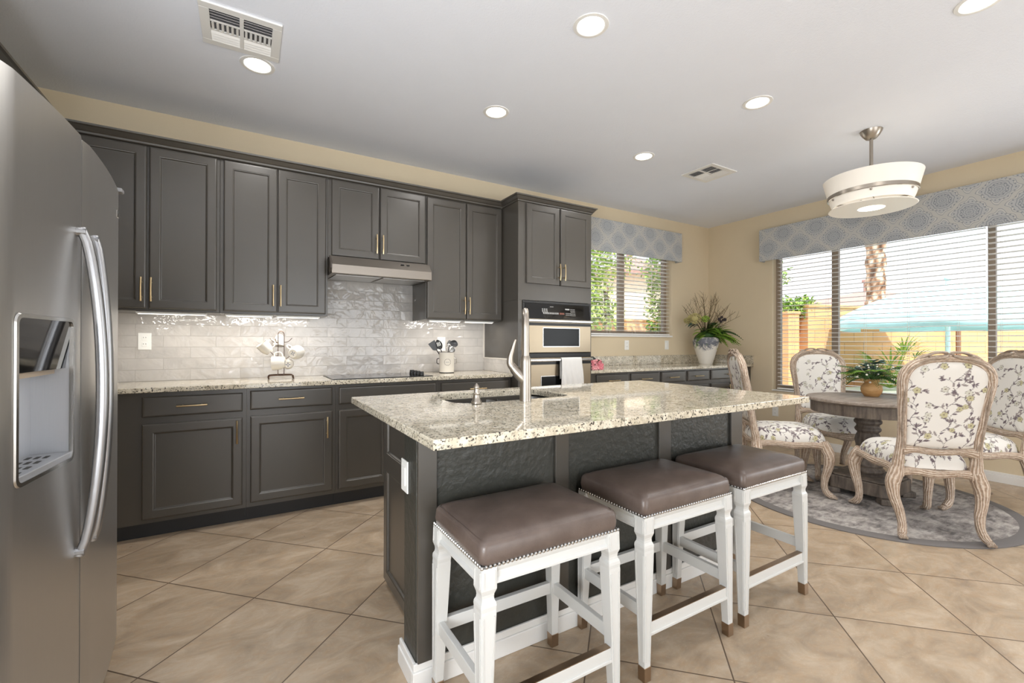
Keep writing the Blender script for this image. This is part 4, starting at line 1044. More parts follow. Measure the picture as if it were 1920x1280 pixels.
def yb_(z): return -.225 - .115 * max(0, (z - .42)) / .7 - .02 * max(0, z - .8)
def make_chair(label):
    t = thing('dining_chair', label, 'chair', (0, 0, 0), 0, 'carved floral chairs round the dining table')
    # seat cushion (front is +y)
    n = 150; ss = np.sin(np.linspace(-PI / 2, PI / 2, n)); U, V = np.meshgrid(ss, ss, indexing='ij')
    ex = 5.0; nrm = (np.abs(U) ** ex + np.abs(V) ** ex) ** (1 / ex); mx = np.maximum(np.abs(U), np.abs(V)) + 1e-9
    k = mx / np.maximum(nrm, 1e-9); Us, Vs = U * k, V * k
    hw = .232 - .028 * (1 - Vs) / 2 * 1.6
    X = Us * hw; Y = .015 + Vs * .252 + .02 * (Vs > 0) * Vs * (1 - Us ** 2)
    d = (1 - mx) * .235; R = .085
    side = np.where(d < R, R - np.sqrt(np.maximum(R * R - (R - d) ** 2, 0)), 0)
    Z = .508 + .018 * (1 - mx ** 2) - side * 1.12
    pts = np.stack([X.ravel(), Y.ravel(), Z.ravel()], 1)
    pp = np.stack([X.ravel() * (1 + side.ravel() * 2.2), Y.ravel() * (1 + side.ravel() * 2.2)], 1)
    m = MB().add(pts, grid_faces(n, n), None, True)
    o = m.build('seat_cushion', m_floral, t, smooth=True, local=True, sharp=80); paint(o, floral(pp, 11, -.30, .30, -.30, .36))
    # back upholstery
    nu, nv = 120, 170; z0, z1 = .545, 1.070; m = MB(); allp = []
    for face in (1, -1):
        S = np.sin(np.linspace(-PI / 2, PI / 2, nu)); T = np.linspace(0, 1, nv); A, B = np.meshgrid(S, T, indexing='ij')
        halfw = (.168 + .032 * np.clip((B - .1) / .7, 0, 1))
        top = z1 - .062 * np.abs(A) ** 3.4; bot = z0 + .010 * np.abs(A) ** 4
        Zg = bot + (top - bot) * B; arch = np.where(B > .8, 1 - .07 * ((B - .8) / .2) ** 3, 1)
        Xg = A * halfw * arch
        e = np.minimum(1 - np.abs(A), np.minimum(B, 1 - B) * 2.6); bul = np.sqrt(np.clip(1 - (1 - np.clip(e / .28, 0, 1)) ** 2, 0, 1))
        Yg = np.vectorize(yb_)(Zg) + face * (.004 + .020 * bul)
        p = np.stack([Xg.ravel(), Yg.ravel(), Zg.ravel()], 1)
        m.add(p, grid_faces(nu, nv, flip=(face == 1)), None, True); allp.append(np.stack([Xg.ravel() + (.6 if face < 0 else 0), Zg.ravel()], 1))
    o = m.build('back_cushion', m_floral, t, smooth=True, local=True, sharp=80)
    c1 = floral(allp[0], 5, -.19, .19, z0, z1); c2 = floral(allp[1], 23, .41, .79, z0, z1); paint(o, np.concatenate([c1, c2]))
    # back frame loop
    half = [(.196, .36), (.196, .45), (.190, .54), (.192, .66), (.202, .80), (.212, .90), (.212, .965), (.197, 1.015), (.160, 1.054), (.105, 1.076), (.055, 1.085)]
    path = [(x, yb_(z), z) for x, z in half] + [(0, yb_(1.088), 1.088)] + [(-x, yb_(z), z) for x, z in reversed(half)]
    rad = [.032, .030, .025, .023, .024, .026, .028, .028, .026, .025, .026]; rad = rad[:-3] + [.025, .023, .022] + [.022] + [.022, .023, .025] + rad[:-3][::-1]
    fr = MB().tube(path, rad, 14, 5, ref=(0, 1, 0), aspect=1.0)
    fo = fr.build('back_frame', m_carved, t, smooth=True, local=True, sharp=80)
    # carved crest: two scrolled loops over the arch, plus vine strands
    cr = MB()
    for s in (-1, 1):
        for fy in (-1, 1):
            loop = []
            for k in range(17):
                a = 2 * PI * k / 16; loop.append((s * (.056 + .047 * math.cos(a)), yb_(1.11) + fy * .012 - .002, 1.113 + .0125 * math.sin(a) - .010 * (abs(.056 + .047 * math.cos(a)) / .1) ** 2))
            cr.tube(loop, .0062, 7, 2)
            cr.tube([(s * .012, yb_(1.1) + fy * .016, 1.104), (s * .05, yb_(1.09) + fy * .024, 1.090), (s * .10, yb_(1.08) + fy * .024, 1.086), (s * .15, yb_(1.06) + fy * .022, 1.064)], [.008, .008, .0075, .006], 7, 4)
        cr.tube([(s * .10, yb_(1.11), 1.106), (s * .13, yb_(1.09), 1.096), (s * .165, yb_(1.07), 1.070)], [.010, .011, .008], 8, 4)
        for fy in (-1, 1):
            cr.tube([(s * (x + .006 * math.sin(z * 40)), yb_(z) + fy * (.021 + .003 * math.cos(z * 55)), z) for x, z in half[2:]], .0068, 7, 3)
            cr.tube([(s * (x + .012 * math.sin(z * 28 + 2)), yb_(z) + fy * (.019 + .003 * math.sin(z * 47)), z) for x, z in half[1:]], .0058, 7, 3)
    cr.build('carving', m_carved, fo, smooth=True, local=True, sharp=80)
    MB().tube([(-.185, yb_(.525), .522), (-.12, yb_(.525), .530), (-.06, yb_(.525), .522), (0, yb_(.525), .518), (.06, yb_(.525), .522), (.12, yb_(.525), .530), (.185, yb_(.525), .522)], [.03, .02, .018, .019, .018, .02, .03], 12, 4, ref=(0, 1, 0), aspect=1.15).build('lower_back_rail', m_carved, t, smooth=True, local=True, sharp=80)
    # seat rails
    def rail(name, p, r=.024): MB().tube(p, r, 12, 5, ref=(0, 0, 1), aspect=.72).build(name, m_carved, t, smooth=True, local=True, sharp=80)
    rail('front_rail', [(-.215, .252, .392), (-.15, .262, .400), (-.07, .282, .388), (0, .290, .378), (.07, .282, .388), (.15, .262, .400), (.215, .252, .392)], [.03, .025, .026, .03, .026, .025, .03])
    rail('back_rail', [(-.19, -.222, .385), (-.1, -.226, .392), (0, -.228, .380), (.1, -.226, .392), (.19, -.222, .385)], [.03, .025, .028, .025, .03])
    for s in (-1, 1):
        rail('side_rail', [(s * .196, -.215, .385), (s * .205, -.10, .398), (s * .212, .02, .388), (s * .218, .14, .398), (s * .218, .25, .390)], [.03, .024, .026, .024, .03])
    for s in (-1, 1):
        L = MB().tube([(s * .200, .235, .425), (s * .212, .252, .375), (s * .224, .268, .315), (s * .220, .262, .235), (s * .208, .245, .150), (s * .204, .243, .080), (s * .210, .262, .038), (s * .218, .286, .0225)], [.030, .040, .039, .031, .025, .022, .024, .021], 14, 5)
        L.ball((s * .219, .292, .018), .024, 12, .72)
        for q in (-.016, 0, .016): L.ball((s * .219 + q, .309, .012), .0105, 8, 1.0)
        L.build('leg', m_carved, t, smooth=True, local=True, sharp=80)
        L = MB().tube([(s * .196, -.225, .43), (s * .204, -.224, .375), (s * .222, -.226, .315), (s * .220, -.234, .235), (s * .200, -.250, .150), (s * .194, -.268, .080), (s * .203, -.288, .038), (s * .212, -.303, .0215)], [.030, .038, .038, .030, .025, .022, .023, .020], 14, 5)
        L.ball((s * .213, -.308, .018), .023, 12, .72)
        for q in (-.015, 0, .015): L.ball((s * .213 + q, -.324, .0115), .010, 8, 1.0)
        L.build('leg', m_carved, t, smooth=True, local=True, sharp=80)
    return t
def heading(deg): return math.radians(deg - 90)
cA = make_chair('carved wood chair with floral back turned to the kitchen, fully in view before the table'); cA.location = (3.768, 1.162, RZ); cA.rotation_euler = (0, 0, heading(44))
dup(cA, (4.60, 1.12, RZ), heading(140), 'carved floral chair half hidden behind another chair, by the right end of the window')
dup(cA, (4.575, 1.985, RZ), heading(225), 'carved wood floral chair facing the kitchen, its back against the big window')
dup(cA, (3.745, 2.005, RZ), heading(-45), 'carved wood floral chair seen side-on, its back against the island')

# ================================================================== CEILING FIXTURES
def downlight(x, y, label, watts=5.8):
    t = thing('recessed_light', label, 'light', (x, y, HC), 0, 'round recessed ceiling lights')
    MB().lathe([(.066, HC - .002), (.072, HC - .0055), (.088, HC - .004), (.090, HC - .0005)], (x, y), 40, caps=False).build('trim_ring', m_trim, t, smooth=True)
    m = MB().lathe([(.0675, HC - .0025), (.0675, HC - .0008)], (x, y), 40); m.f = [tuple(f) for f in m.f]; m.build('lens', m_lens, t)
    lamp('AREA', 'downlight_lamp', (x, y, HC - .007), watts, (1, .97, .93), aim=(0, 0, -1), shape='DISK', size=.13, spread=math.radians(150))
downlight(1.487, 1.723, 'round recessed ceiling light above the island, brightest and largest in view')
downlight(.048, 2.959, 'round recessed ceiling light touching the slotted air vent over the cooktop run')
downlight(1.482, 2.708, 'round recessed ceiling light between the island and the wall cabinets')
downlight(2.915, 1.704, 'round recessed ceiling light left of the hanging pendant lamp')
downlight(2.921, 2.698, 'small-looking round recessed ceiling light near the oven tower and ceiling vent')
downlight(2.944, .665, 'round recessed ceiling light cut by the top right of the frame')

def vent(name, label, x0, x1, y0, y1, axis):
    t = thing(name, label, 'vent', ((x0 + x1) / 2, (y0 + y1) / 2, HC), 0)
    z0, z1 = HC - .010, HC - .0005; bw = .042
    f = MB().box(x0, x1, y0, y0 + bw, z0, z1).box(x0, x1, y1 - bw, y1, z0, z1).box(x0, x0 + bw, y0 + bw, y1 - bw, z0, z1).box(x1 - bw, x1, y0 + bw, y1 - bw, z0, z1)
    xm, ym = (x0 + x1) / 2, (y0 + y1) / 2
    if axis == 'x': f.box(xm - .009, xm + .009, y0 + bw, y1 - bw, z0, z1)
    else: f.box(x0 + bw, x1 - bw, ym - .009, ym + .009, z0, z1)
    f.build('frame', m_trim, t, bevel=.0015)
    MB().box(x0 + bw, x1 - bw, y0 + bw, y1 - bw, z1 - .0012, z1 - .0002).build('duct_opening', P('grey_duct', (92, 92, 95), .6), t)
    lv = MB(); ix0, ix1, iy0, iy1 = x0 + bw, x1 - bw, y0 + bw, y1 - bw
    def blade(a0, a1, c, tilt, along, w=.017):
        s, k = math.sin(tilt), math.cos(tilt); h = w / 2
        q = [(-h * k, -h * s), (h * k, h * s)]
        vs = []
        for (d, z) in q:
            for e in (a0, a1):
                for th in (-.0006, .0006):
                    vs.append((e, c + d, HC - .0085 + z * .8 + th) if along == 'x' else (c + d, e, HC - .0085 + z * .8 + th))
        lv.add(vs, [(0, 1, 3, 2), (4, 6, 7, 5), (0, 4, 5, 1), (2, 3, 7, 6), (0, 2, 6, 4), (1, 5, 7, 3)])
    L = (iy1 - iy0) if axis == 'x' else (ix1 - ix0)
    lo, hi = (iy0, iy1) if axis == 'x' else (ix0, ix1); co0, co1, cm = (ix0, ix1, xm) if axis == 'x' else (iy0, iy1, ym)
    al = 'x' if axis == 'x' else 'y'; ot = 'y' if axis == 'x' else 'x'
    for (a0, a1) in ((co0, cm - .009), (cm + .009, co1)):
        for k in range(4):
            blade(a0, a1, lo + (k + .6) * L * .34 / 4, math.radians(38), al)
            blade(a0, a1, hi - (k + .5) * L * .34 / 4, math.radians(-38), al)
        sgn = 1 if a0 < cm - .01 else -1
        for k in range(6):
            blade(lo + L * .37, lo + L * .63, a0 + (k + .5) * (a1 - a0) / 6, math.radians(40) * sgn, ot, .014)
        m2 = MB()
    for fr_ in (.36, .64):
        if axis == 'x': lv.box(ix0, ix1, lo + L * fr_ - .004, lo + L * fr_ + .004, z0 + .002, z1)
        else: lv.box(lo + L * fr_ - .004, lo + L * fr_ + .004, iy0, iy1, z0 + .002, z1)
    lv.build('louvers', m_trim, t)
vent('ceiling_vent', 'large white slotted ceiling vent beside a recessed light, over the cooktop run', -.204, .150, 2.52, 2.862, 'x')
vent('ceiling_vent', 'small white ceiling vent near the back window, in front of the oven tower', 3.545, 3.91, 2.478, 2.81, 'y')

# pendant lamp over the table
px_, py_ = 4.035, 1.49
pl = thing('pendant_lamp', 'round white pendant lamp with a nickel band hanging over the dining table', 'lamp', (px_, py_, HC))
c_ = (px_, py_)
MB().lathe([(.022, 2.722), (.034, 2.726), (.052, 2.748), (.066, 2.772), (.070, 2.786)], c_, 32).build('canopy', m_nickel, pl, smooth=True)
MB().lathe([(.0115, 2.34), (.0115, 2.725)], c_, 16).build('rod', m_nickel, pl, smooth=True)
MB().lathe([(.268, 2.312), (.275, 2.33), (.300, 2.432), (.298, 2.434), (.272, 2.332), (.265, 2.312)], c_, 64, caps=False).build('upper_shade', m_shade, pl, smooth=True)
b = MB().lathe([(.270, 2.290), (.2725, 2.292), (.2725, 2.316), (.270, 2.318), (.266, 2.316), (.266, 2.292), (.270, 2.290)], c_, 64, caps=False).build('metal_band', m_nickel, pl, smooth=True)
for a in (20, 80, 140, 200, 260, 320):
    q = MB().ball((px_ + .262 * math.cos(math.radians(a)), py_ + .262 * math.sin(math.radians(a)), 2.278), .008, 10); q.build('finial', m_nickel, b, smooth=True)
MB().lathe([(.262, 2.290), (.256, 2.27), (.240, 2.228), (.238, 2.228), (.254, 2.272), (.258, 2.290)], c_, 64, caps=False).build('lower_shade', m_shade, pl, smooth=True)
d_ = MB().lathe([(.082, 2.2035), (.262, 2.2005), (.266, 2.204), (.262, 2.208), (.082, 2.2065), (.082, 2.2035)], c_, 64, caps=False).build('bottom_disc', m_shade, pl, smooth=True)
MB().lathe([(.084, 2.210), (.084, 2.214)], c_, 40).build('diffuser', m_glow, pl)
for a in (60, 180, 300):
    x, y = px_ + .17 * math.cos(math.radians(a)), py_ + .17 * math.sin(math.radians(a))
    MB().lathe([(.006, 2.206), (.006, 2.235)], (x, y), 10).build('spacer', m_nickel, d_)
MB().lathe([(.03, 2.30), (.05, 2.31), (.05, 2.345), (.012, 2.35)], c_, 20).build('lamp_holder', m_nickel, pl, smooth=True)
for k in range(3):
    a = math.radians(120 * k + 15); MB().rod((px_, py_, 2.335), (px_ + .268 * math.cos(a), py_ + .268 * math.sin(a), 2.312), .004).build('arm', m_nickel, pl)
lamp('POINT', 'pendant_bulb', (px_, py_, 2.262), .55, (1, .86, .66), shadow_soft_size=.05)
lamp('AREA', 'pendant_downlight', (px_, py_, 2.2095), 2.5, (1, .92, .80), aim=(0, 0, -1), shape='DISK', size=.15)

# ================================================================== WINDOW DRESSING
def valance(label, plane, a0, a1, z0, z1, wall, depth=.10):
    t = thing('window_valance', label, 'valance', ((wall - depth / 2, (a0 + a1) / 2, z0) if plane == 'x' else ((a0 + a1) / 2, wall - depth / 2, z0)))
    m = MB(); th = .02; f = wall - depth
    def bx(a, b, c0, c1, e, g): return m.box(c0, c1, a, b, e, g) if plane == 'x' else m.box(a, b, c0, c1, e, g)
    bx(a0, a1, f, f + th, z0, z1); bx(a0, a0 + th, f + th, wall - .001, z0, z1); bx(a1 - th, a1, f + th, wall - .001, z0, z1); bx(a0 + th, a1 - th, f + th, wall - .001, z1 - th, z1)
    m.build('cornice', m_valance, t, bevel=.005)
valance('short blue grey medallion fabric valance above the small back window', 'y', 2.86, 4.852, 2.235, 2.605, YB)
valance('long blue grey medallion fabric valance above the big breakfast window', 'x', .38, 3.155, 2.190, 2.578, XR)

def blind(label, plane, a0, a1, z0, z1, pos, group, nl, tilt=.02):
    t = thing('window_blind', label, 'blind', ((pos, (a0 + a1) / 2, z0) if plane == 'x' else ((a0 + a1) / 2, pos, z0)), 0, group)
    def bx(m, a, b, c0, c1, e, g): return m.box(c0, c1, a, b, e, g) if plane == 'x' else m.box(a, b, c0, c1, e, g)
    bx(MB(), a0, a1, pos - .025, pos + .025, z1 - .045, z1).build('headrail', m_slat, t)
    bx(MB(), a0, a1, pos - .024, pos + .024, z0, z0 + .014).build('bottom_rail', m_slat, t, bevel=.002)
    m = MB(); n = int((z1 - .06 - z0 - .05) / .0475)
    for k in range(n + 1):
        z = z0 + .052 + k * .0475
        w = .0235
        for i, (u0, u1) in enumerate(((-1, -.3), (-.3, .3), (.3, 1))):
            zz = [-.0022, .0012, .0012, -.0022]; e0, e1 = zz[i], zz[i + 1]
            q = [(u0 * w, e0 - tilt * u0 * w), (u1 * w, e1 - tilt * u1 * w)]; vs = []
            for (d, h) in q:
                for s in (a0 + .004, a1 - .004):
                    for th in (0, .0024):
                        vs.append((pos + d, s, z + h + th) if plane == 'x' else (s, pos + d, z + h + th))
            m.add(vs, [(0, 1, 3, 2), (4, 6, 7, 5), (0, 4, 5, 1), (2, 3, 7, 6), (0, 2, 6, 4), (1, 5, 7, 3)], None, False)
    m.build('slats', m_slat, t)
    for k in range(nl):
        a = a0 + (k + .5) / nl * (a1 - a0) if nl > 2 else a0 + (.12 + .76 * k) * (a1 - a0)
        c = MB()
        for d in (-.0245, .0245): bx(c, a - .0009, a + .0009, pos + d - .0006, pos + d + .0006, z0 + .01, z1 - .04)
        c.build('ladder_cord', m_cord, t)
    return t
blind('white slatted blind over the left and middle lites of the big breakfast window', 'x', 1.222, 3.0, .632, 2.36, XR + .042, 'white slatted blinds', 5)
blind('white slatted blind at the right end of the big breakfast window, nearest the frame edge', 'x', .52, 1.212, .632, 2.36, XR + .042, 'white slatted blinds', 2, .12)
b = blind('white slatted blind over the small window above the buffet', 'y', 3.075, 4.755, 1.287, 2.36, YB + .042, 'white slatted blinds', 4)
MB().rod((4.41, YB + .012, 1.78), (4.41, YB + .012, 2.33), .0035).build('tilt_wand', m_cord, b)
struct('trim_3', MB().box(XR - .012, XR + .08, RY0, RY1, RZ0 - .012, RZ0 + .002), m_trim, bevel=.003)
struct('trim_4', MB().box(WX0, WX1, YB - .018, YB + .08, WZ0 - .02, WZ0 + .002), m_trim, bevel=.003)

# ================================================================== COUNTER OBJECTS
# mug tree and mugs
MX, MY, MZ = .218, 3.70, .9155
mt = thing('mug_tree', 'dark bronze wire mug tree standing on the granite beside the cooktop', 'mug tree', (MX, MY, MZ))
m = MB()
for s in (-1, 1):
    m.tube([(MX + s * .02, MY, MZ + .03), (MX + s * .02, MY, MZ + .32)], .0026, 8, raw=True)
m.tube([(MX - .02, MY, MZ + .32), (MX - .017, MY, MZ + .34), (MX, MY, MZ + .352), (MX + .017, MY, MZ + .34), (MX + .02, MY, MZ + .32)], .0026, 8, 4); m.build('post', m_bronze, mt)
m = MB()
for y in (-.05, .05):
    m.tube([(MX - .082, MY + y, MZ + .004), (MX - .080, MY + y, MZ + .022), (MX - .06, MY + y, MZ + .029), (MX + .06, MY + y, MZ + .029), (MX + .078, MY + y, MZ + .022), (MX + .080, MY + y, MZ + .004)], .0038, 8, 3)
for x in (-.02, .02): m.rod((MX + x, MY - .05, MZ + .029), (MX + x, MY + .05, MZ + .029), .003)
for x in (-.081, .081):
    for y in (-.05, .05): m.ball((MX + x, MY + y, MZ + .0052), .005, 8)
m.build('base', m_bronze, mt)
arms = []
def arm(dx_, dy_, z, L=.055, rise=.035):
    n = math.hypot(dx_, dy_); ux, uy = dx_ / n, dy_ / n; s0 = .02 * (1 if ux > 0 else -1)
    m = MB().tube([(MX + s0, MY, z), (MX + s0 + ux * L * .5, MY + uy * L * .5, z + rise * .15), (MX + s0 + ux * L, MY + uy * L, z + rise * .9)], .0024, 7, 4); m.build('hook', m_bronze, mt)
    return (MX + s0 + ux * L * .5, MY + uy * L * .5, z + rise * .18 )
def make_mug(label, hook, axis, roll, R=.043, H=.088, mark_=True):
    """Mug whose handle hangs on the hook; axis = direction from rim to base, roll = the handle's side."""
    ax_ = Vector(axis).normalized(); hd = Vector(roll); hd = (hd - hd.dot(ax_) * ax_).normalized(); sd_ = ax_.cross(hd)
    t = thing('mug', label, 'mug', hook, 0, 'cream mugs hanging on the wire mug tree')
    cen = Vector(hook) - hd * (R + .026)
    def fn(p): return cen + sd_ * p[0] + hd * p[1] + ax_ * p[2]
    prof = [(R * 1.02, -H / 2), (R * 1.0, -H * .3), (R * .97, 0), (R * .86, H * .25), (R * .66, H * .42), (R * .60, H * .46), (R * .60, H / 2), (R * .52, H / 2), (R * .50, H * .47)]
    m = MB(); seg = 40
    rings = [[(r * (1 + (.012 if i < 4 else 0) * math.cos(20 * 2 * PI * k / seg)) * math.cos(2 * PI * k / seg), r * (1 + (.012 if i < 4 else 0) * math.cos(20 * 2 * PI * k / seg)) * math.sin(2 * PI * k / seg), z) for k in range(seg)] for i, (r, z) in enumerate(prof)]
    inner = [[((R * .93 if i < 2 else R * .8 if i < 3 else R * .4) * math.cos(2 * PI * k / seg), (R * .93 if i < 2 else R * .8 if i < 3 else R * .4) * math.sin(2 * PI * k / seg), z) for k in range(seg)] for i, z in enumerate((-H / 2, 0, H * .26, H * .38))]
    m.loops(inner[::-1] + rings, True, True, smooth=True); m.xf(fn); m.build('body', m_ceram, t, smooth=True)
    m = MB().tube([(0, R * .93, -.026), (0, R + .018, -.029), (0, R + .030, -.008), (0, R + .027, .010), (0, R + .012, .022), (0, R * .86, .024)], .0048, 8, 4); m.xf(fn); m.build('handle', m_ceram, t, smooth=True)
    if mark_:
        m = MB()
        for a in range(4):
            q = MB().box(-.0025, .0025, .004, .016, H * .4705, H * .4715); ca, sa = math.cos(a * PI / 2 + .5), math.sin(a * PI / 2 + .5); q.xf(lambda p: (p[0] * ca - p[1] * sa, p[0] * sa + p[1] * ca, p[2])); m.add(q.v, q.f)
        m.xf(fn); m.build('stamp', m_bluemark, t)
h1 = arm(-.9, -.25, MZ + .265); h2 = arm(-.85, -.5, MZ + .17, .06); h3 = arm(.9, -.35, MZ + .27); h4 = arm(.75, -.65, MZ + .15, .06); h5 = arm(-.3, .9, MZ + .265)
make_mug('cream mug hanging upper left on the mug tree, its rim facing out', h1, (.62, .1, -.75), (.75, 0, .62))
make_mug('ribbed cream mug hanging lower left on the mug tree', (h2[0] + .028, h2[1] - .03, h2[2] + .018), (.98, -.25, .05), (.25, .1, .95), .050, .085)
make_mug('cream mug hanging upper right on the mug tree, its base facing out', (h3[0] - .005, h3[1] - .02, h3[2] - .03), (-.50, -.86, -.12), (-.7, .3, .75), .050, .082)
make_mug('cream mug hanging lower right on the mug tree, its small base facing out', (h4[0] - .03, h4[1] - .015, h4[2] + .008), (-.1, -.98, -.05), (-.5, .1, .9), .038, .075)
make_mug('white mug hanging at the back of the mug tree, against the tile', (h5[0] + .01, h5[1] + .02, h5[2] + .03), (.1, .25, .95), (-.2, -.95, .1), .04, .085)

# utensil crock
UX, UY = 1.545, 3.74
uc = thing('utensil_crock', 'white enamel utensil crock with a round dark emblem, right of the cooktop', 'crock', (UX, UY, .9155))
MB().lathe([(.066, .917), (.0665, .922), (.067, 1.095), (.0685, 1.098), (.0685, 1.101), (.064, 1.101), (.063, .925), (.0, .923)], (UX, UY), 40).build('body', m_ceram, uc, smooth=True)
MB().lathe([(.0672, .9157), (.0676, .918), (.0672, .9225)], (UX, UY), 40, caps=False).build('base_band', m_black, uc)
MB().lathe([(.0686, 1.0985), (.0690, 1.1), (.0686, 1.1015)], (UX, UY), 40, caps=False).build('rim', m_black, uc)
em = MB(); a_f = math.atan2(-UY, -UX) + .12
def onc(u, z, r=.0676):
    a = a_f + u / .067; return (UX + r * math.cos(a), UY + r * math.sin(a), z)
for k in range(12):
    a0, a1 = 2 * PI * k / 12, 2 * PI * (k + .72) / 12; ri, ro = .0265, .030
    em.add([onc(math.cos(a0) * ri, 1.012 + math.sin(a0) * ri), onc(math.cos(a0) * ro, 1.012 + math.sin(a0) * ro), onc(math.cos(a1) * ro, 1.012 + math.sin(a1) * ro), onc(math.cos(a1) * ri, 1.012 + math.sin(a1) * ri)], [(0, 1, 2, 3)])
em.build('emblem', m_slot, uc); em = MB()
for k in range(7):
    u = -.0165 + k * .0048; em.add([onc(u, 1.0085), onc(u + .0034, 1.0085), onc(u + .0034, 1.0155), onc(u, 1.0155)], [(0, 1, 2, 3)])
em.build('emblem_word', P('grey_print', (150, 150, 152), .5), uc)
for s in (-1, 1):
    a = a_f + s * 1.5; hx_, hy_ = math.cos(a), math.sin(a)
    MB().tube([(UX + .067 * hx_, UY + .067 * hy_, 1.045), (UX + .085 * hx_, UY + .085 * hy_, 1.04), (UX + .088 * hx_, UY + .088 * hy_, 1.02), (UX + .085 * hx_, UY + .085 * hy_, 1.0), (UX + .067 * hx_, UY + .067 * hy_, .995)], .0035, 8, 4).build('side_handle', m_black if s < 0 else m_chrome, uc)
def utensil(name, label, dx_, dy_, headf, mat, zt=1.13, col=None):
    t = thing(name, label, 'utensil', (UX, UY, .93), 0, 'kitchen utensils standing in the crock')
    b0 = np.array((UX - dx_ * .35, UY - dy_ * .35, .935)); b1 = np.array((UX + dx_, UY + dy_, zt)); d = (b1 - b0) / np.linalg.norm(b1 - b0)
    MB().tube([tuple(b0), tuple((b0 + b1) / 2), tuple(b1)], [.0055, .005, .0045], 8, 3).build('handle', mat, t)
    headf(b1, d, mat, t); return t
def h_spoon(L, w, deep=.3, slots=0):
    def f(p, d, mat, t):
        vdir = np.array((-UX, -UY, 0.)); vdir /= np.linalg.norm(vdir); s = np.cross(d, vdir); s /= np.linalg.norm(s); nn = np.cross(s, d)
        rings = []
        for k in range(9):
            u = k / 8; hw = w * .5 * math.sin(PI * (u * .86 + .10)) ** .7; c = p + d * L * u
            rings.append([tuple(c + s * hw * math.cos(a) + nn * (.003 * math.sin(a) - deep * hw * (1 - math.cos(a) ** 2) * .3)) for a in np.linspace(0, 2 * PI, 12, endpoint=False)])
        MB().loops(rings, True, True, smooth=True).build('head', mat, t)
        if slots:
            m = MB()
            for q in (-1, 0, 1):
                c0 = p + d * L * .35 + s * q * w * .2 + nn * .0045; c1 = p + d * L * .75 + s * q * w * .2 + nn * .0045
                m.add([tuple(c0 - s * .002), tuple(c0 + s * .002), tuple(c1 + s * .002), tuple(c1 - s * .002)], [(0, 1, 2, 3)])
            m.build('slot', m_white, t)
    return f
def h_whisk(p, d, mat, t):
    m = MB(); s = np.cross(d, (0, 0, 1.)); s /= np.linalg.norm(s); n2 = np.cross(s, d)
    for k in range(5):
        a = PI * k / 5; e = s * math.cos(a) + n2 * math.sin(a)
        m.tube([tuple(p), tuple(p + d * .03 + e * .018), tuple(p + d * .06 + e * .024), tuple(p + d * .085), tuple(p + d * .06 - e * .024), tuple(p + d * .03 - e * .018), tuple(p)], .0012, 6, 4)
    m.build('head', m_chrome, t)
def h_turner(p, d, mat, t):
    vdir = np.array((-UX, -UY, 0.)); vdir /= np.linalg.norm(vdir); s = np.cross(d, vdir); s /= np.linalg.norm(s); nn = np.cross(s, d)
    rings = [[tuple(p + d * u * .085 + s * a * w + nn * b * .002) for a, b in ((-1, -1), (1, -1), (1, 1), (-1, 1))] for u, w in ((0, .012), (.2, .028), (1, .034))]
    MB().loops(rings, True, True).build('head', mat, t, bevel=.001)
utensil('slotted_spoon', 'black slotted spoon leaning left in the crock', -.058, .0, h_spoon(.088, .06, .3, 3), m_black, 1.128)
utensil('turner', 'black turner at the far left of the crock', -.085, .03, h_turner, m_black, 1.12)
utensil('ladle', 'black ladle leaning right in the crock', .055, -.01, h_spoon(.062, .075, .9), m_black, 1.148)
utensil('serving_spoon', 'black spoon behind the ladle in the crock', .035, .03, h_spoon(.06, .045), m_black, 1.15)
utensil('whisk', 'steel wire whisk in the middle of the crock', .005, -.02, h_whisk, m_chrome, 1.09)
utensil('pasta_server', 'steel serving spoon right of the whisk in the crock', .03, -.03, h_spoon(.06, .055), m_chrome, 1.095)

# pink roses next to the oven tower
rb = thing('rose_bouquet', 'small bunch of pink roses on the buffet counter next to the oven tower', 'flowers', (2.975, 3.40, .9205))
MB().loops([[(2.90, 3.345, .921), (3.03, 3.345, .921), (3.03, 3.46, .921), (2.90, 3.46, .921)], [(2.895, 3.36, .99), (3.035, 3.36, .99), (3.035, 3.47, 1.05), (2.895, 3.47, 1.05)]], True, True).build('wrap', P('dark_green_wrap', (44, 52, 50), .7), rb, bevel=.006)
rr_ = random.Random(5)
def rose(c, r, mat, parent):
    m = MB()
    for ring_, (rad, n, tilt) in enumerate(((.35, 3, .2), (.65, 5, .6), (1.0, 6, 1.0))):
        for k in range(n):
            a = 2 * PI * k / n + ring_ * .7 + c[0] * 50; dx2, dz2 = math.cos(a), math.sin(a)
            p = np.array(c) + np.array((dx2 * r * rad * .3, -.004 * (3 - ring_), dz2 * r * rad * .3)); q = np.array((dx2 * tilt, -1.1 + tilt * .7, dz2 * tilt))
            m.leaf(p, q, (dx2, .3, dz2), r * (.7 + .3 * rad), r * .95, .25, -.5)
    m.ball((c[0], c[1] - .004, c[2]), r * .45, 8)
    return m.build('rose', mat, parent, smooth=True)
m_rose2 = P('pale_pink_rose', (244, 186, 190), .6)
for k in range(15):
    row = k // 5; x = 2.915 + (k % 5) * .028 + (row % 2) * .01; z = .938 + row * .030; 
    rose((x + rr_.uniform(-.004, .004), 3.342 + row * .012, z + rr_.uniform(-.004, .004)), .019, m_rose if rr_.random() < .6 else m_rose2, rb)
m = MB()
for k in range(10):
    m.leaf((2.905 + .012 * k, 3.35, .935 + .07 * rr_.random()), (rr_.uniform(-1, 1), -.6, rr_.uniform(-.5, 1)), (0, 0, 1), .035, .016)
m.build('leaves', m_leaf2, rb)

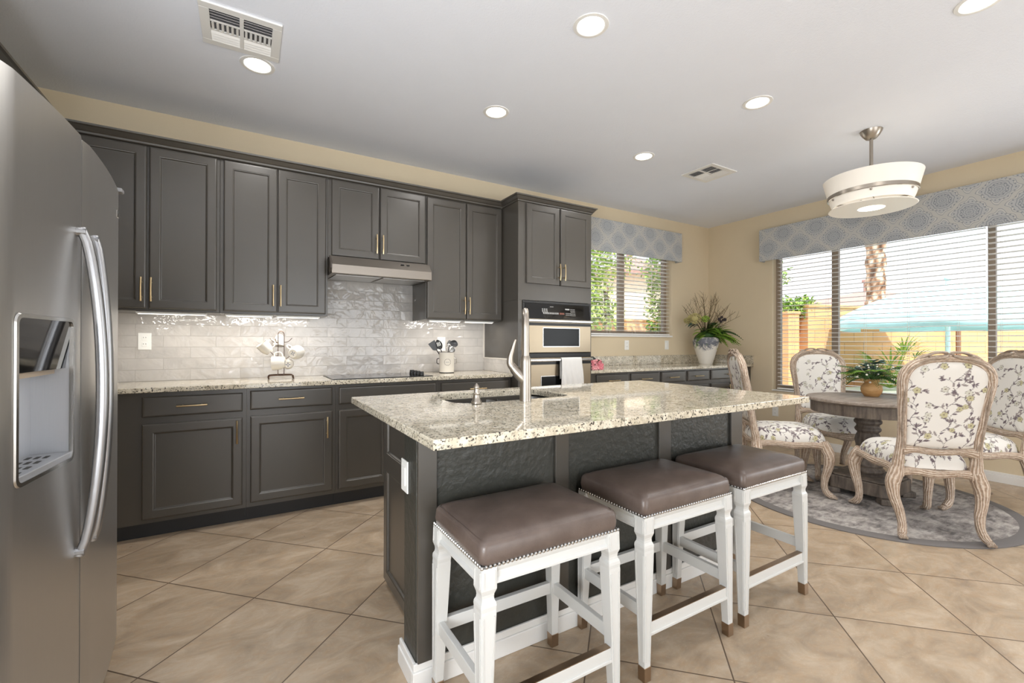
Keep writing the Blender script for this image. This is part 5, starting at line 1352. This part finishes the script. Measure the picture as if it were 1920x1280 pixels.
# big vase and its arrangement on the buffet
VX, VY, VZ = 5.06, 3.63, .9205
va = MB().lathe([(.078, 0), (.080, .004), (.100, .07), (.124, .15), (.148, .235), (.158, .285), (.157, .305), (.146, .325), (.122, .338), (.112, .340), (.106, .335), (.09, .32), (.05, .31), (0, .305)], (0, 0), 48)
va = va.build('flower_vase', m_vase, None, smooth=True); va.location = (VX, VY, VZ)
tag(va, 'white and blue grey distressed ceramic vase on the buffet in the room corner', 'vase')
fa_ = thing('flower_arrangement', 'tall arrangement of twigs, fern and dried hydrangea in the corner vase', 'flowers', (VX, VY, VZ + .35))
fr_ = random.Random(21); FZ = VZ + .315
cam_r = np.array((.859, -.512, 0)); cam_b = np.array((.512, .859, 0))     # plan directions used to spread the stems
def place(u, b, z): return np.array((VX, VY, 0)) + cam_r * u + cam_b * b + np.array((0, 0, z))
def clampwall(p): p[0] = min(p[0], XR - .03); p[1] = min(p[1], YB - .03); return p
for k in range(24):
    u = -.30 + .70 * k / 23 + fr_.uniform(-.02, .02); top = VZ + .92 - 1.0 * abs(u - .02) ** 1.6 + fr_.uniform(-.10, .05); b = fr_.uniform(-.1, .08)
    pts = [place(fr_.uniform(-.03, .03), fr_.uniform(-.03, .03), FZ), place(u * .25, b * .3, FZ + (top - FZ) * .35), place(u * .62 + fr_.uniform(-.03, .03), b * .7, FZ + (top - FZ) * .68), place(u + fr_.uniform(-.02, .02), b, top)]
    pts = [clampwall(p) for p in pts]
    m = MB().tube([tuple(p) for p in pts], [.0042, .0034, .0026, .0012], 6, 5)
    for j in range(5):
        t0 = fr_.uniform(.35, .95); i0 = int(t0 * 3); p = pts[i0] + (pts[min(i0 + 1, 3)] - pts[i0]) * (t0 * 3 - i0); e = clampwall(p + cam_r * fr_.uniform(-.07, .07) + np.array((0, 0, fr_.uniform(.03, .10))) + cam_b * fr_.uniform(-.03, .03))
        m.tube([tuple(p), tuple((p + e) / 2 + cam_r * .006), tuple(e)], [.0022, .0016, .0009], 5, 3)
    m.build('branch', m_twig, fa_)
def frond(root, tip, droop, parent, mat, L=.05, w=.012, n=16, name='fern_frond'):
    m = MB(); root = np.array(root); tip = np.array(tip); path = []
    for k in range(n + 1):
        t = k / n; p = root + (tip - root) * t + np.array((0, 0, droop * 4 * t * (1 - t))); path.append(p)
    m.tube([tuple(p) for p in path[::4]] , .0018, 5, 2)
    for k in range(2, n + 1):
        d = path[k] - path[k - 1]; d /= np.linalg.norm(d); s = np.cross(d, (0, 0, 1.)); s /= np.linalg.norm(s) + 1e-9; ln = L * math.sin(PI * (.12 + .84 * k / n))
        for q in (-1, 1): m.leaf(path[k], s * q + d * .45 + np.array((0, 0, -.12)), (0, 0, 1), ln, w, .1, .4)
    return m.build(name, mat, parent)
for k in range(34):
    u = .02 + .36 * fr_.random(); b = fr_.uniform(-.20, .02); z = VZ + .50 - u * .75 + fr_.uniform(-.10, .10)
    z = max(z, VZ + .16); tip = clampwall(place(u, b, z))
    frond(place(.01 + u * .10, b * .2, FZ + .03), tip, fr_.uniform(.04, .10), fa_, (m_leaf1, m_leaf4, m_leaf1, m_leaf2)[k % 4], .066, .019, 16)
for k in range(26):
    a = fr_.uniform(0, 2 * PI); L_ = fr_.uniform(.10, .20); u = math.cos(a) * L_; b = -abs(math.sin(a)) * L_ * .8; z = FZ + fr_.uniform(-.12, .10) - (.04 if u > 0 else 0)
    frond(place(u * .15, b * .15, FZ + .03), clampwall(place(u, b, z)), .05, fa_, (m_leaf1, m_leaf2, m_leaf4)[k % 3], .052, .017, 12)
for k in range(30):
    u = fr_.uniform(-.06, .33); b = fr_.uniform(-.18, .08); z = FZ + fr_.uniform(.06, .27) - max(0, u - .1) * .5
    frond(place(u * .1, b * .2, FZ + .03), clampwall(place(u, b, z)), .03, fa_, (m_leaf1, m_leaf2, m_leaf4, m_leaf1)[k % 4], .056, .018, 14)
for k in range(7):
    u = -.03 - .15 * fr_.random(); tip = place(u, fr_.uniform(-.15, 0), FZ + fr_.uniform(.0, .12)); frond(place(-.01, -.02, FZ + .05), tip, .05, fa_, m_leaf2 if k % 2 else m_leaf1, .045, .012, 14)
def puff(c, R, mat, parent, name, n=90, sz=.016):
    m = MB()
    for k in range(n):
        zz = 1 - 2 * (k + .5) / n; a = k * 2.39996; r = math.sqrt(max(0, 1 - zz * zz)); d = np.array((r * math.cos(a), r * math.sin(a), zz * .75))
        for q in range(3):
            e = d + .5 * np.array((math.cos(a + q * 2.1), math.sin(a + q * 2.1), .3 * math.sin(q + a))); m.leaf(np.array(c) + d * R * .78, d * .8 + e * .6, (math.cos(a), math.sin(a), .3), sz * 1.5, sz * 1.2, .15, .2)
    m.ball(c, R * .55, 10, .75); return m.build(name, mat, parent)
puff(place(-.185, -.10, VZ + .575), .085, m_hyd, fa_, 'hydrangea'); puff(place(-.05, -.10, VZ + .57), .045, m_leaf4, fa_, 'hydrangea', 50, .014)
puff(place(-.25, -.05, VZ + .55), .045, m_hyd, fa_, 'hydrangea', 50, .014)
m = MB()
for k in range(9): m.leaf(place(-.11 - .012 * k, -.08, VZ + .50 + .004 * k), cam_r * -1.0 + np.array((0, 0, fr_.uniform(-.5, .05))) + cam_b * fr_.uniform(-.5, .2), (0, 0, 1), .11, .04, .1, .4)
m.build('leaf_spray', m_leaf3, fa_)
for (u, z, r) in ((.145, .51, .021), (.175, .535, .018), (.215, .505, .022), (.165, .48, .018), (.19, .50, .014)):
    z += .06; p = place(u, -.06, VZ + z); m = MB().ball(p, r, 10)
    for k in range(40):
        zz = 1 - 2 * (k + .5) / 40; a = k * 2.4; q = math.sqrt(1 - zz * zz); d = np.array((q * math.cos(a), q * math.sin(a), zz)); m.leaf(p + d * r * .9, d, (0, 0, 1) if abs(zz) < .9 else (1, 0, 0), r * .4, .003)
    m.tube([tuple(place(u * .3, -.03, FZ + .1)), tuple(place(u * .7, -.05, VZ + z - .1)), tuple(p)], .0018, 5, 3); m.build('thistle', m_thistle, fa_)
MB().ball(tuple(place(0, 0, FZ + .045)), .10, 14, .6).build('moss', m_leaf2, fa_)

# table centrepiece
JX, JY, JZ = 4.335, 1.600, .7585
wj = MB().lathe([(.042, 0), (.048, .003), (.066, .03), (.072, .055), (.068, .082), (.052, .102), (.046, .110), (.050, .120), (.054, .138), (.050, .142), (.044, .138), (.040, .11), (0, .10)], (0, 0), 40).build('wooden_vase', m_jar, None, smooth=True)
wj.location = (JX, JY, JZ); tag(wj, 'round honey-coloured wooden vase in the middle of the dining table', 'vase')
ga = thing('greenery_arrangement', 'low spray of green leaves and white berries in the wooden vase on the dining table', 'flowers', (JX, JY, JZ + .12))
gr = random.Random(9); gz = JZ + .12
for k in range(40):
    a = 2 * PI * k / 40 + gr.uniform(-.1, .1); R = gr.uniform(.17, .31); z = gz + gr.uniform(-.06, .13)
    frond((JX, JY, gz + .01), (JX + R * math.cos(a), JY + R * math.sin(a), z), gr.uniform(.03, .06), ga, (m_leaf2, m_leaf1, m_leaf2)[k % 3], .050, .010, 18, 'cedar_sprig')
for k in range(20):
    a = gr.uniform(0, 2 * PI); R = gr.uniform(.02, .12); z = gz + .06 + gr.uniform(0, .13) * (1 - R * 3); p = np.array((JX + R * math.cos(a), JY + R * math.sin(a), z))
    m = MB().rod((JX, JY, gz), tuple(p), .0018, 5)
    for j in range(3): m.leaf(p, (math.cos(a + j * 2.1), math.sin(a + j * 2.1), gr.uniform(-.1, .7)), (0, 0, 1), .075, .042, .1, .3)
    m.build('eucalyptus_sprig', m_leaf3, ga)
for k in range(26):
    a = gr.uniform(0, 2 * PI); R = gr.uniform(.05, .19); p = (JX + R * math.cos(a), JY + R * math.sin(a), gz + gr.uniform(-.03, .17) * (1 - R * 2.5) + .02)
    MB().rod((JX, JY, gz), p, .0012, 5).ball(p, gr.uniform(.006, .009), 8).build('berry', m_berry, ga)

# ================================================================== OUTSIDE
GZ = -.12
struct('ground', MB().box(XR + .15, 40, -25, 45, GZ - .2, GZ).box(XL - 8, XR + .15, YB + .15, 45, GZ - .2, GZ), m_deck)
def wall_run(label, p, q, zt, th=.2):
    L = math.hypot(q[0] - p[0], q[1] - p[1]); o = MB().box(0, L, 0, th, GZ, zt).box(-.01, L + .01, -.02, th + .02, zt, zt + .05).build('garden_wall', m_block, None, bevel=.006)
    o.location = (p[0], p[1], 0); o.rotation_euler = (0, 0, math.atan2(q[1] - p[1], q[0] - p[0])); return tag(o, label, 'wall')
wall_run('tan block garden wall behind the turquoise umbrella', (7.95, 3.80), (19.0, .35), 1.78)
wall_run('shorter shaded tan block wall at the left of the garden', (7.80, 3.86), (9.2, 7.2), 1.66)
wall_run('tan block garden wall behind the small back window', (5.0, 9.6), (16.0, 8.4), 1.80)
o = MB().box(0, 9, -.55, -.05, GZ, .42).box(-.03, 9.03, -.60, 0, .42, .48).build('planter_wall', m_plinth, None, bevel=.01)
o.location = (7.9, 3.55, 0); o.rotation_euler = (0, 0, math.atan2(-3.45, 11.05)); tag(o, 'low pale plaster planter in front of the tan garden wall', 'planter')

# patio umbrella
ux, uy = 8.6, 2.27
um = thing('patio_umbrella', 'turquoise patio umbrella outside the big window', 'umbrella', (ux, uy, GZ)); rim, top, R = 1.55, 2.03, 1.36; n8 = 8
m = MB(); apex = (ux, uy, top); rp_ = [(ux + R * math.cos(2 * PI * k / 8 + .2), uy + R * math.sin(2 * PI * k / 8 + .2), rim) for k in range(8)]
K = 8; rings = []
for j in range(K + 1):
    t = max(j / K, .02); row = []
    for k in range(8):
        for s in range(4):
            a = np.array(rp_[k]) * (1 - s / 4) + np.array(rp_[(k + 1) % 8]) * s / 4; sag = -.05 * math.sin(PI * s / 4) * t
            row.append(tuple(np.array(apex) * (1 - t) + a * t + np.array((0, 0, .10 * math.sin(PI * t) + sag * .5))))
    rings.append(row)
m.loops(rings, False, False, smooth=True); vz = [(x, y, z - .15) for x, y, z in rings[-1]]; m.loops([rings[-1], vz], False, False)
co = m.build('canopy', m_umb, um); sl = co.modifiers.new('Solidify', 'SOLIDIFY'); sl.thickness = .006
MB().tube([(ux, uy, GZ + .05), (ux, uy, top + .06)], .028, 12, raw=True).build('pole', m_umbpost, um); MB().ball((ux, uy, top + .08), .04, 10).build('finial', m_umb, um)
MB().lathe([(.28, GZ), (.28, GZ + .05), (.05, GZ + .09)], (ux, uy), 24).build('base', m_umbpost, um)
for k in range(8): MB().rod((ux, uy, top - .03), tuple(np.array(rp_[k]) * .98 + np.array(apex) * .02 + np.array((0, 0, -.02))), .010, 6).build('rib', m_umbpost, um)
o = MB().cyl((10.75, 2.70), .035, GZ, 1.70, 12).build('garden_post', P('rust_brown_post', (128, 92, 66), .8), None); tag(o, 'thin brown post in front of the tan garden wall, right of the umbrella pole', 'post')

# planting outside
def leafcloud(name, boxes, n, L, w, mats, parent, seed):
    r = random.Random(seed); outs = []
    for mi_, mt_ in enumerate(mats):
        m = MB()
        for k in range(n // len(mats)):
            c, s = boxes[r.randrange(len(boxes))]; d = np.array([r.gauss(0, 1) for _ in range(3)]); d /= np.linalg.norm(d) + 1e-9; p = np.array(c) + d * np.array(s) * r.random() ** .45
            m.leaf(p, [r.gauss(0, 1), r.gauss(0, 1), r.gauss(-.2, .7)], (r.gauss(0, .4), r.gauss(0, .4), 1), L * r.uniform(.7, 1.3), w * r.uniform(.7, 1.3), .1, .3)
        outs.append(m.build(name, mt_, parent))
    return outs
t = thing('palm_tree', 'thick palm trunk rising behind the garden wall, seen through the big window', 'tree', (14.57, 5.28, GZ))
m = MB(); rings = []
for j in range(60):
    z = GZ + j * .115; rr2 = .195 + .02 * math.sin(j * 1.3); rings.append([(14.57 + (rr2 + .028 * ((k + j) % 2)) * math.cos(2 * PI * k / 18), 5.28 + (rr2 + .028 * ((k + j) % 2)) * math.sin(2 * PI * k / 18), z) for k in range(18)])
m.loops(rings, True, True).build('trunk', m_bark, t)
for k in range(14):
    a = 2 * PI * k / 14; frond((14.57, 5.28, 6.6), (14.57 + 2.2 * math.cos(a), 5.28 + 2.2 * math.sin(a), 6.3 + .5 * (k % 3)), .5, t, m_leaf2, .6, .05, 18, 'palm_frond')
t = thing('fan_palm', 'small bright fan palm growing in front of the tan garden wall', 'plant', (8.55, 2.92, .45)); r = random.Random(4)
for k in range(26):
    a = r.uniform(0, 2 * PI); el = r.uniform(.25, 1.35); d = np.array((math.cos(a) * math.cos(el) , math.sin(a) * math.cos(el), math.sin(el))); L = r.uniform(.35, .62)
    root = np.array((8.55, 2.92, .50)); hub = root + d * L; m = MB().rod(tuple(root), tuple(hub), .006, 5)
    for j in range(11):
        s = np.cross(d, (0, 0, 1.)); s /= np.linalg.norm(s); q = d * math.cos((j - 5) * .24) + s * math.sin((j - 5) * .24); m.leaf(hub, q + np.array((0, 0, -.15)), (0, 0, 1), .36, .022, .1, .5)
    m.build('palm_leaf', m_leaf4 if k % 2 else m_leaf1, t)
t = thing('shrub', 'bright green shrub spilling over the top of the garden wall corner', 'plant', (8.2, 4.4, 1.0))
leafcloud('foliage', [((8.1, 4.35, 1.82), (.30, .4, .22)), ((8.45, 4.15, 1.88), (.35, .25, .14)), ((8.0, 4.0, 1.75), (.2, .2, .16))], 1500, .075, .035, [m_leaf4, m_leaf1], t, 3)
MB().rod((8.2, 4.4, GZ), (8.2, 4.4, 1.75), .03).build('stem', m_twig, t)
t = thing('young_tree', 'slim airy tree at the left edge of the big window', 'tree', (8.35, 4.75, GZ))
leafcloud('foliage', [((8.3, 4.75, 2.2), (.25, .25, .35)), ((8.4, 4.72, 2.65), (.25, .25, .25)), ((8.55, 4.6, 2.45), (.25, .2, .2)), ((8.3, 4.8, 3.1), (.25, .25, .3))], 420, .10, .035, [m_leaf1, m_leaf4], t, 8)
m = MB().tube([(8.35, 4.75, GZ), (8.34, 4.75, 1.2), (8.36, 4.74, 2.2), (8.34, 4.76, 3.2)], [.03, .025, .018, .008], 8, 4)
for k in range(8): m.rod((8.35, 4.75, 1.9 + k * .15), (8.35 + .28 * math.cos(k * 2.2), 4.75 + .28 * math.sin(k * 2.2), 2.1 + k * .15), .006, 5)
m.build('trunk', m_twig, t)
def house(label, x, y, wx, wy, h, rh, rot, ov=.4):
    t = thing('house', label, 'house', (x, y, GZ), rot)
    MB().box(-wx / 2, wx / 2, -wy / 2, wy / 2, 0, h).build('walls', m_stucco, t, local=True)
    a, b = wx / 2 + ov, wy / 2 + ov; q = min(a, b)
    v = [(-a, -b, h), (a, -b, h), (a, b, h), (-a, b, h), (-(a - q), 0 if a >= b else -(b - q), h + rh), ((a - q), 0 if a >= b else (b - q), h + rh), (-a, -b, h - .15), (a, -b, h - .15), (a, b, h - .15), (-a, b, h - .15)]
    f = [(0, 1, 5, 4), (2, 3, 4, 5), (1, 2, 5), (3, 0, 4)] if a >= b else [(1, 2, 5, 4), (3, 0, 4, 5), (0, 1, 4), (2, 3, 5)]
    MB().add(v, f + [(9, 8, 7, 6), (6, 7, 1, 0), (7, 8, 2, 1), (8, 9, 3, 2), (9, 6, 0, 3)]).build('roof', m_roof, t, local=True)
    MB().box(-.12, .12, -.12, .12, h + rh * .5, h + rh + .45).box(-.18, .18, -.18, .18, h + rh + .45, h + rh + .55).build('flue', m_roof, t, local=True)
    return t
house('neighbouring house with a pink tiled roof beyond the garden wall', 25.5, 9.6, 8.5, 9.0, 2.55, 1.25, math.radians(25))
house('beige neighbouring house seen through the small back window', 14.9, 14.6, 2.6, 3.4, 4.3, .8, math.radians(-35))
t = thing('leafy_tree', 'leafy green tree filling the left half of the small back window', 'tree', (7.6, 8.4, GZ))
leafcloud('foliage', [((7.3, 8.6, 2.6), (.9, .6, .9)), ((7.6, 8.6, 1.9), (.8, .6, .6)), ((8.0, 8.8, 3.4), (1.0, .7, .7)), ((6.7, 8.3, 2.2), (.6, .6, .8))], 2600, .16, .08, [m_sun1, m_leaf4, m_sun2], t, 12)
MB().tube([(7.9, 8.5, GZ), (7.92, 8.5, 1.3), (7.85, 8.5, 2.6)], [.11, .09, .06], 10, 4).build('trunk', m_bark, t)
t = thing('leafy_tree', 'leafy green tree at the right edge of the small back window', 'tree', (9.35, 8.0, GZ))
leafcloud('foliage', [((9.35, 8.1, 2.2), (.42, .45, .8)), ((9.3, 8.05, 1.2), (.45, .4, .5)), ((9.5, 8.1, 3.1), (.8, .6, .5))], 1500, .14, .07, [m_sun2, m_leaf1], t, 14)
MB().rod((9.35, 8.05, GZ), (9.35, 8.05, 2.2), .06).build('trunk', m_bark, t)
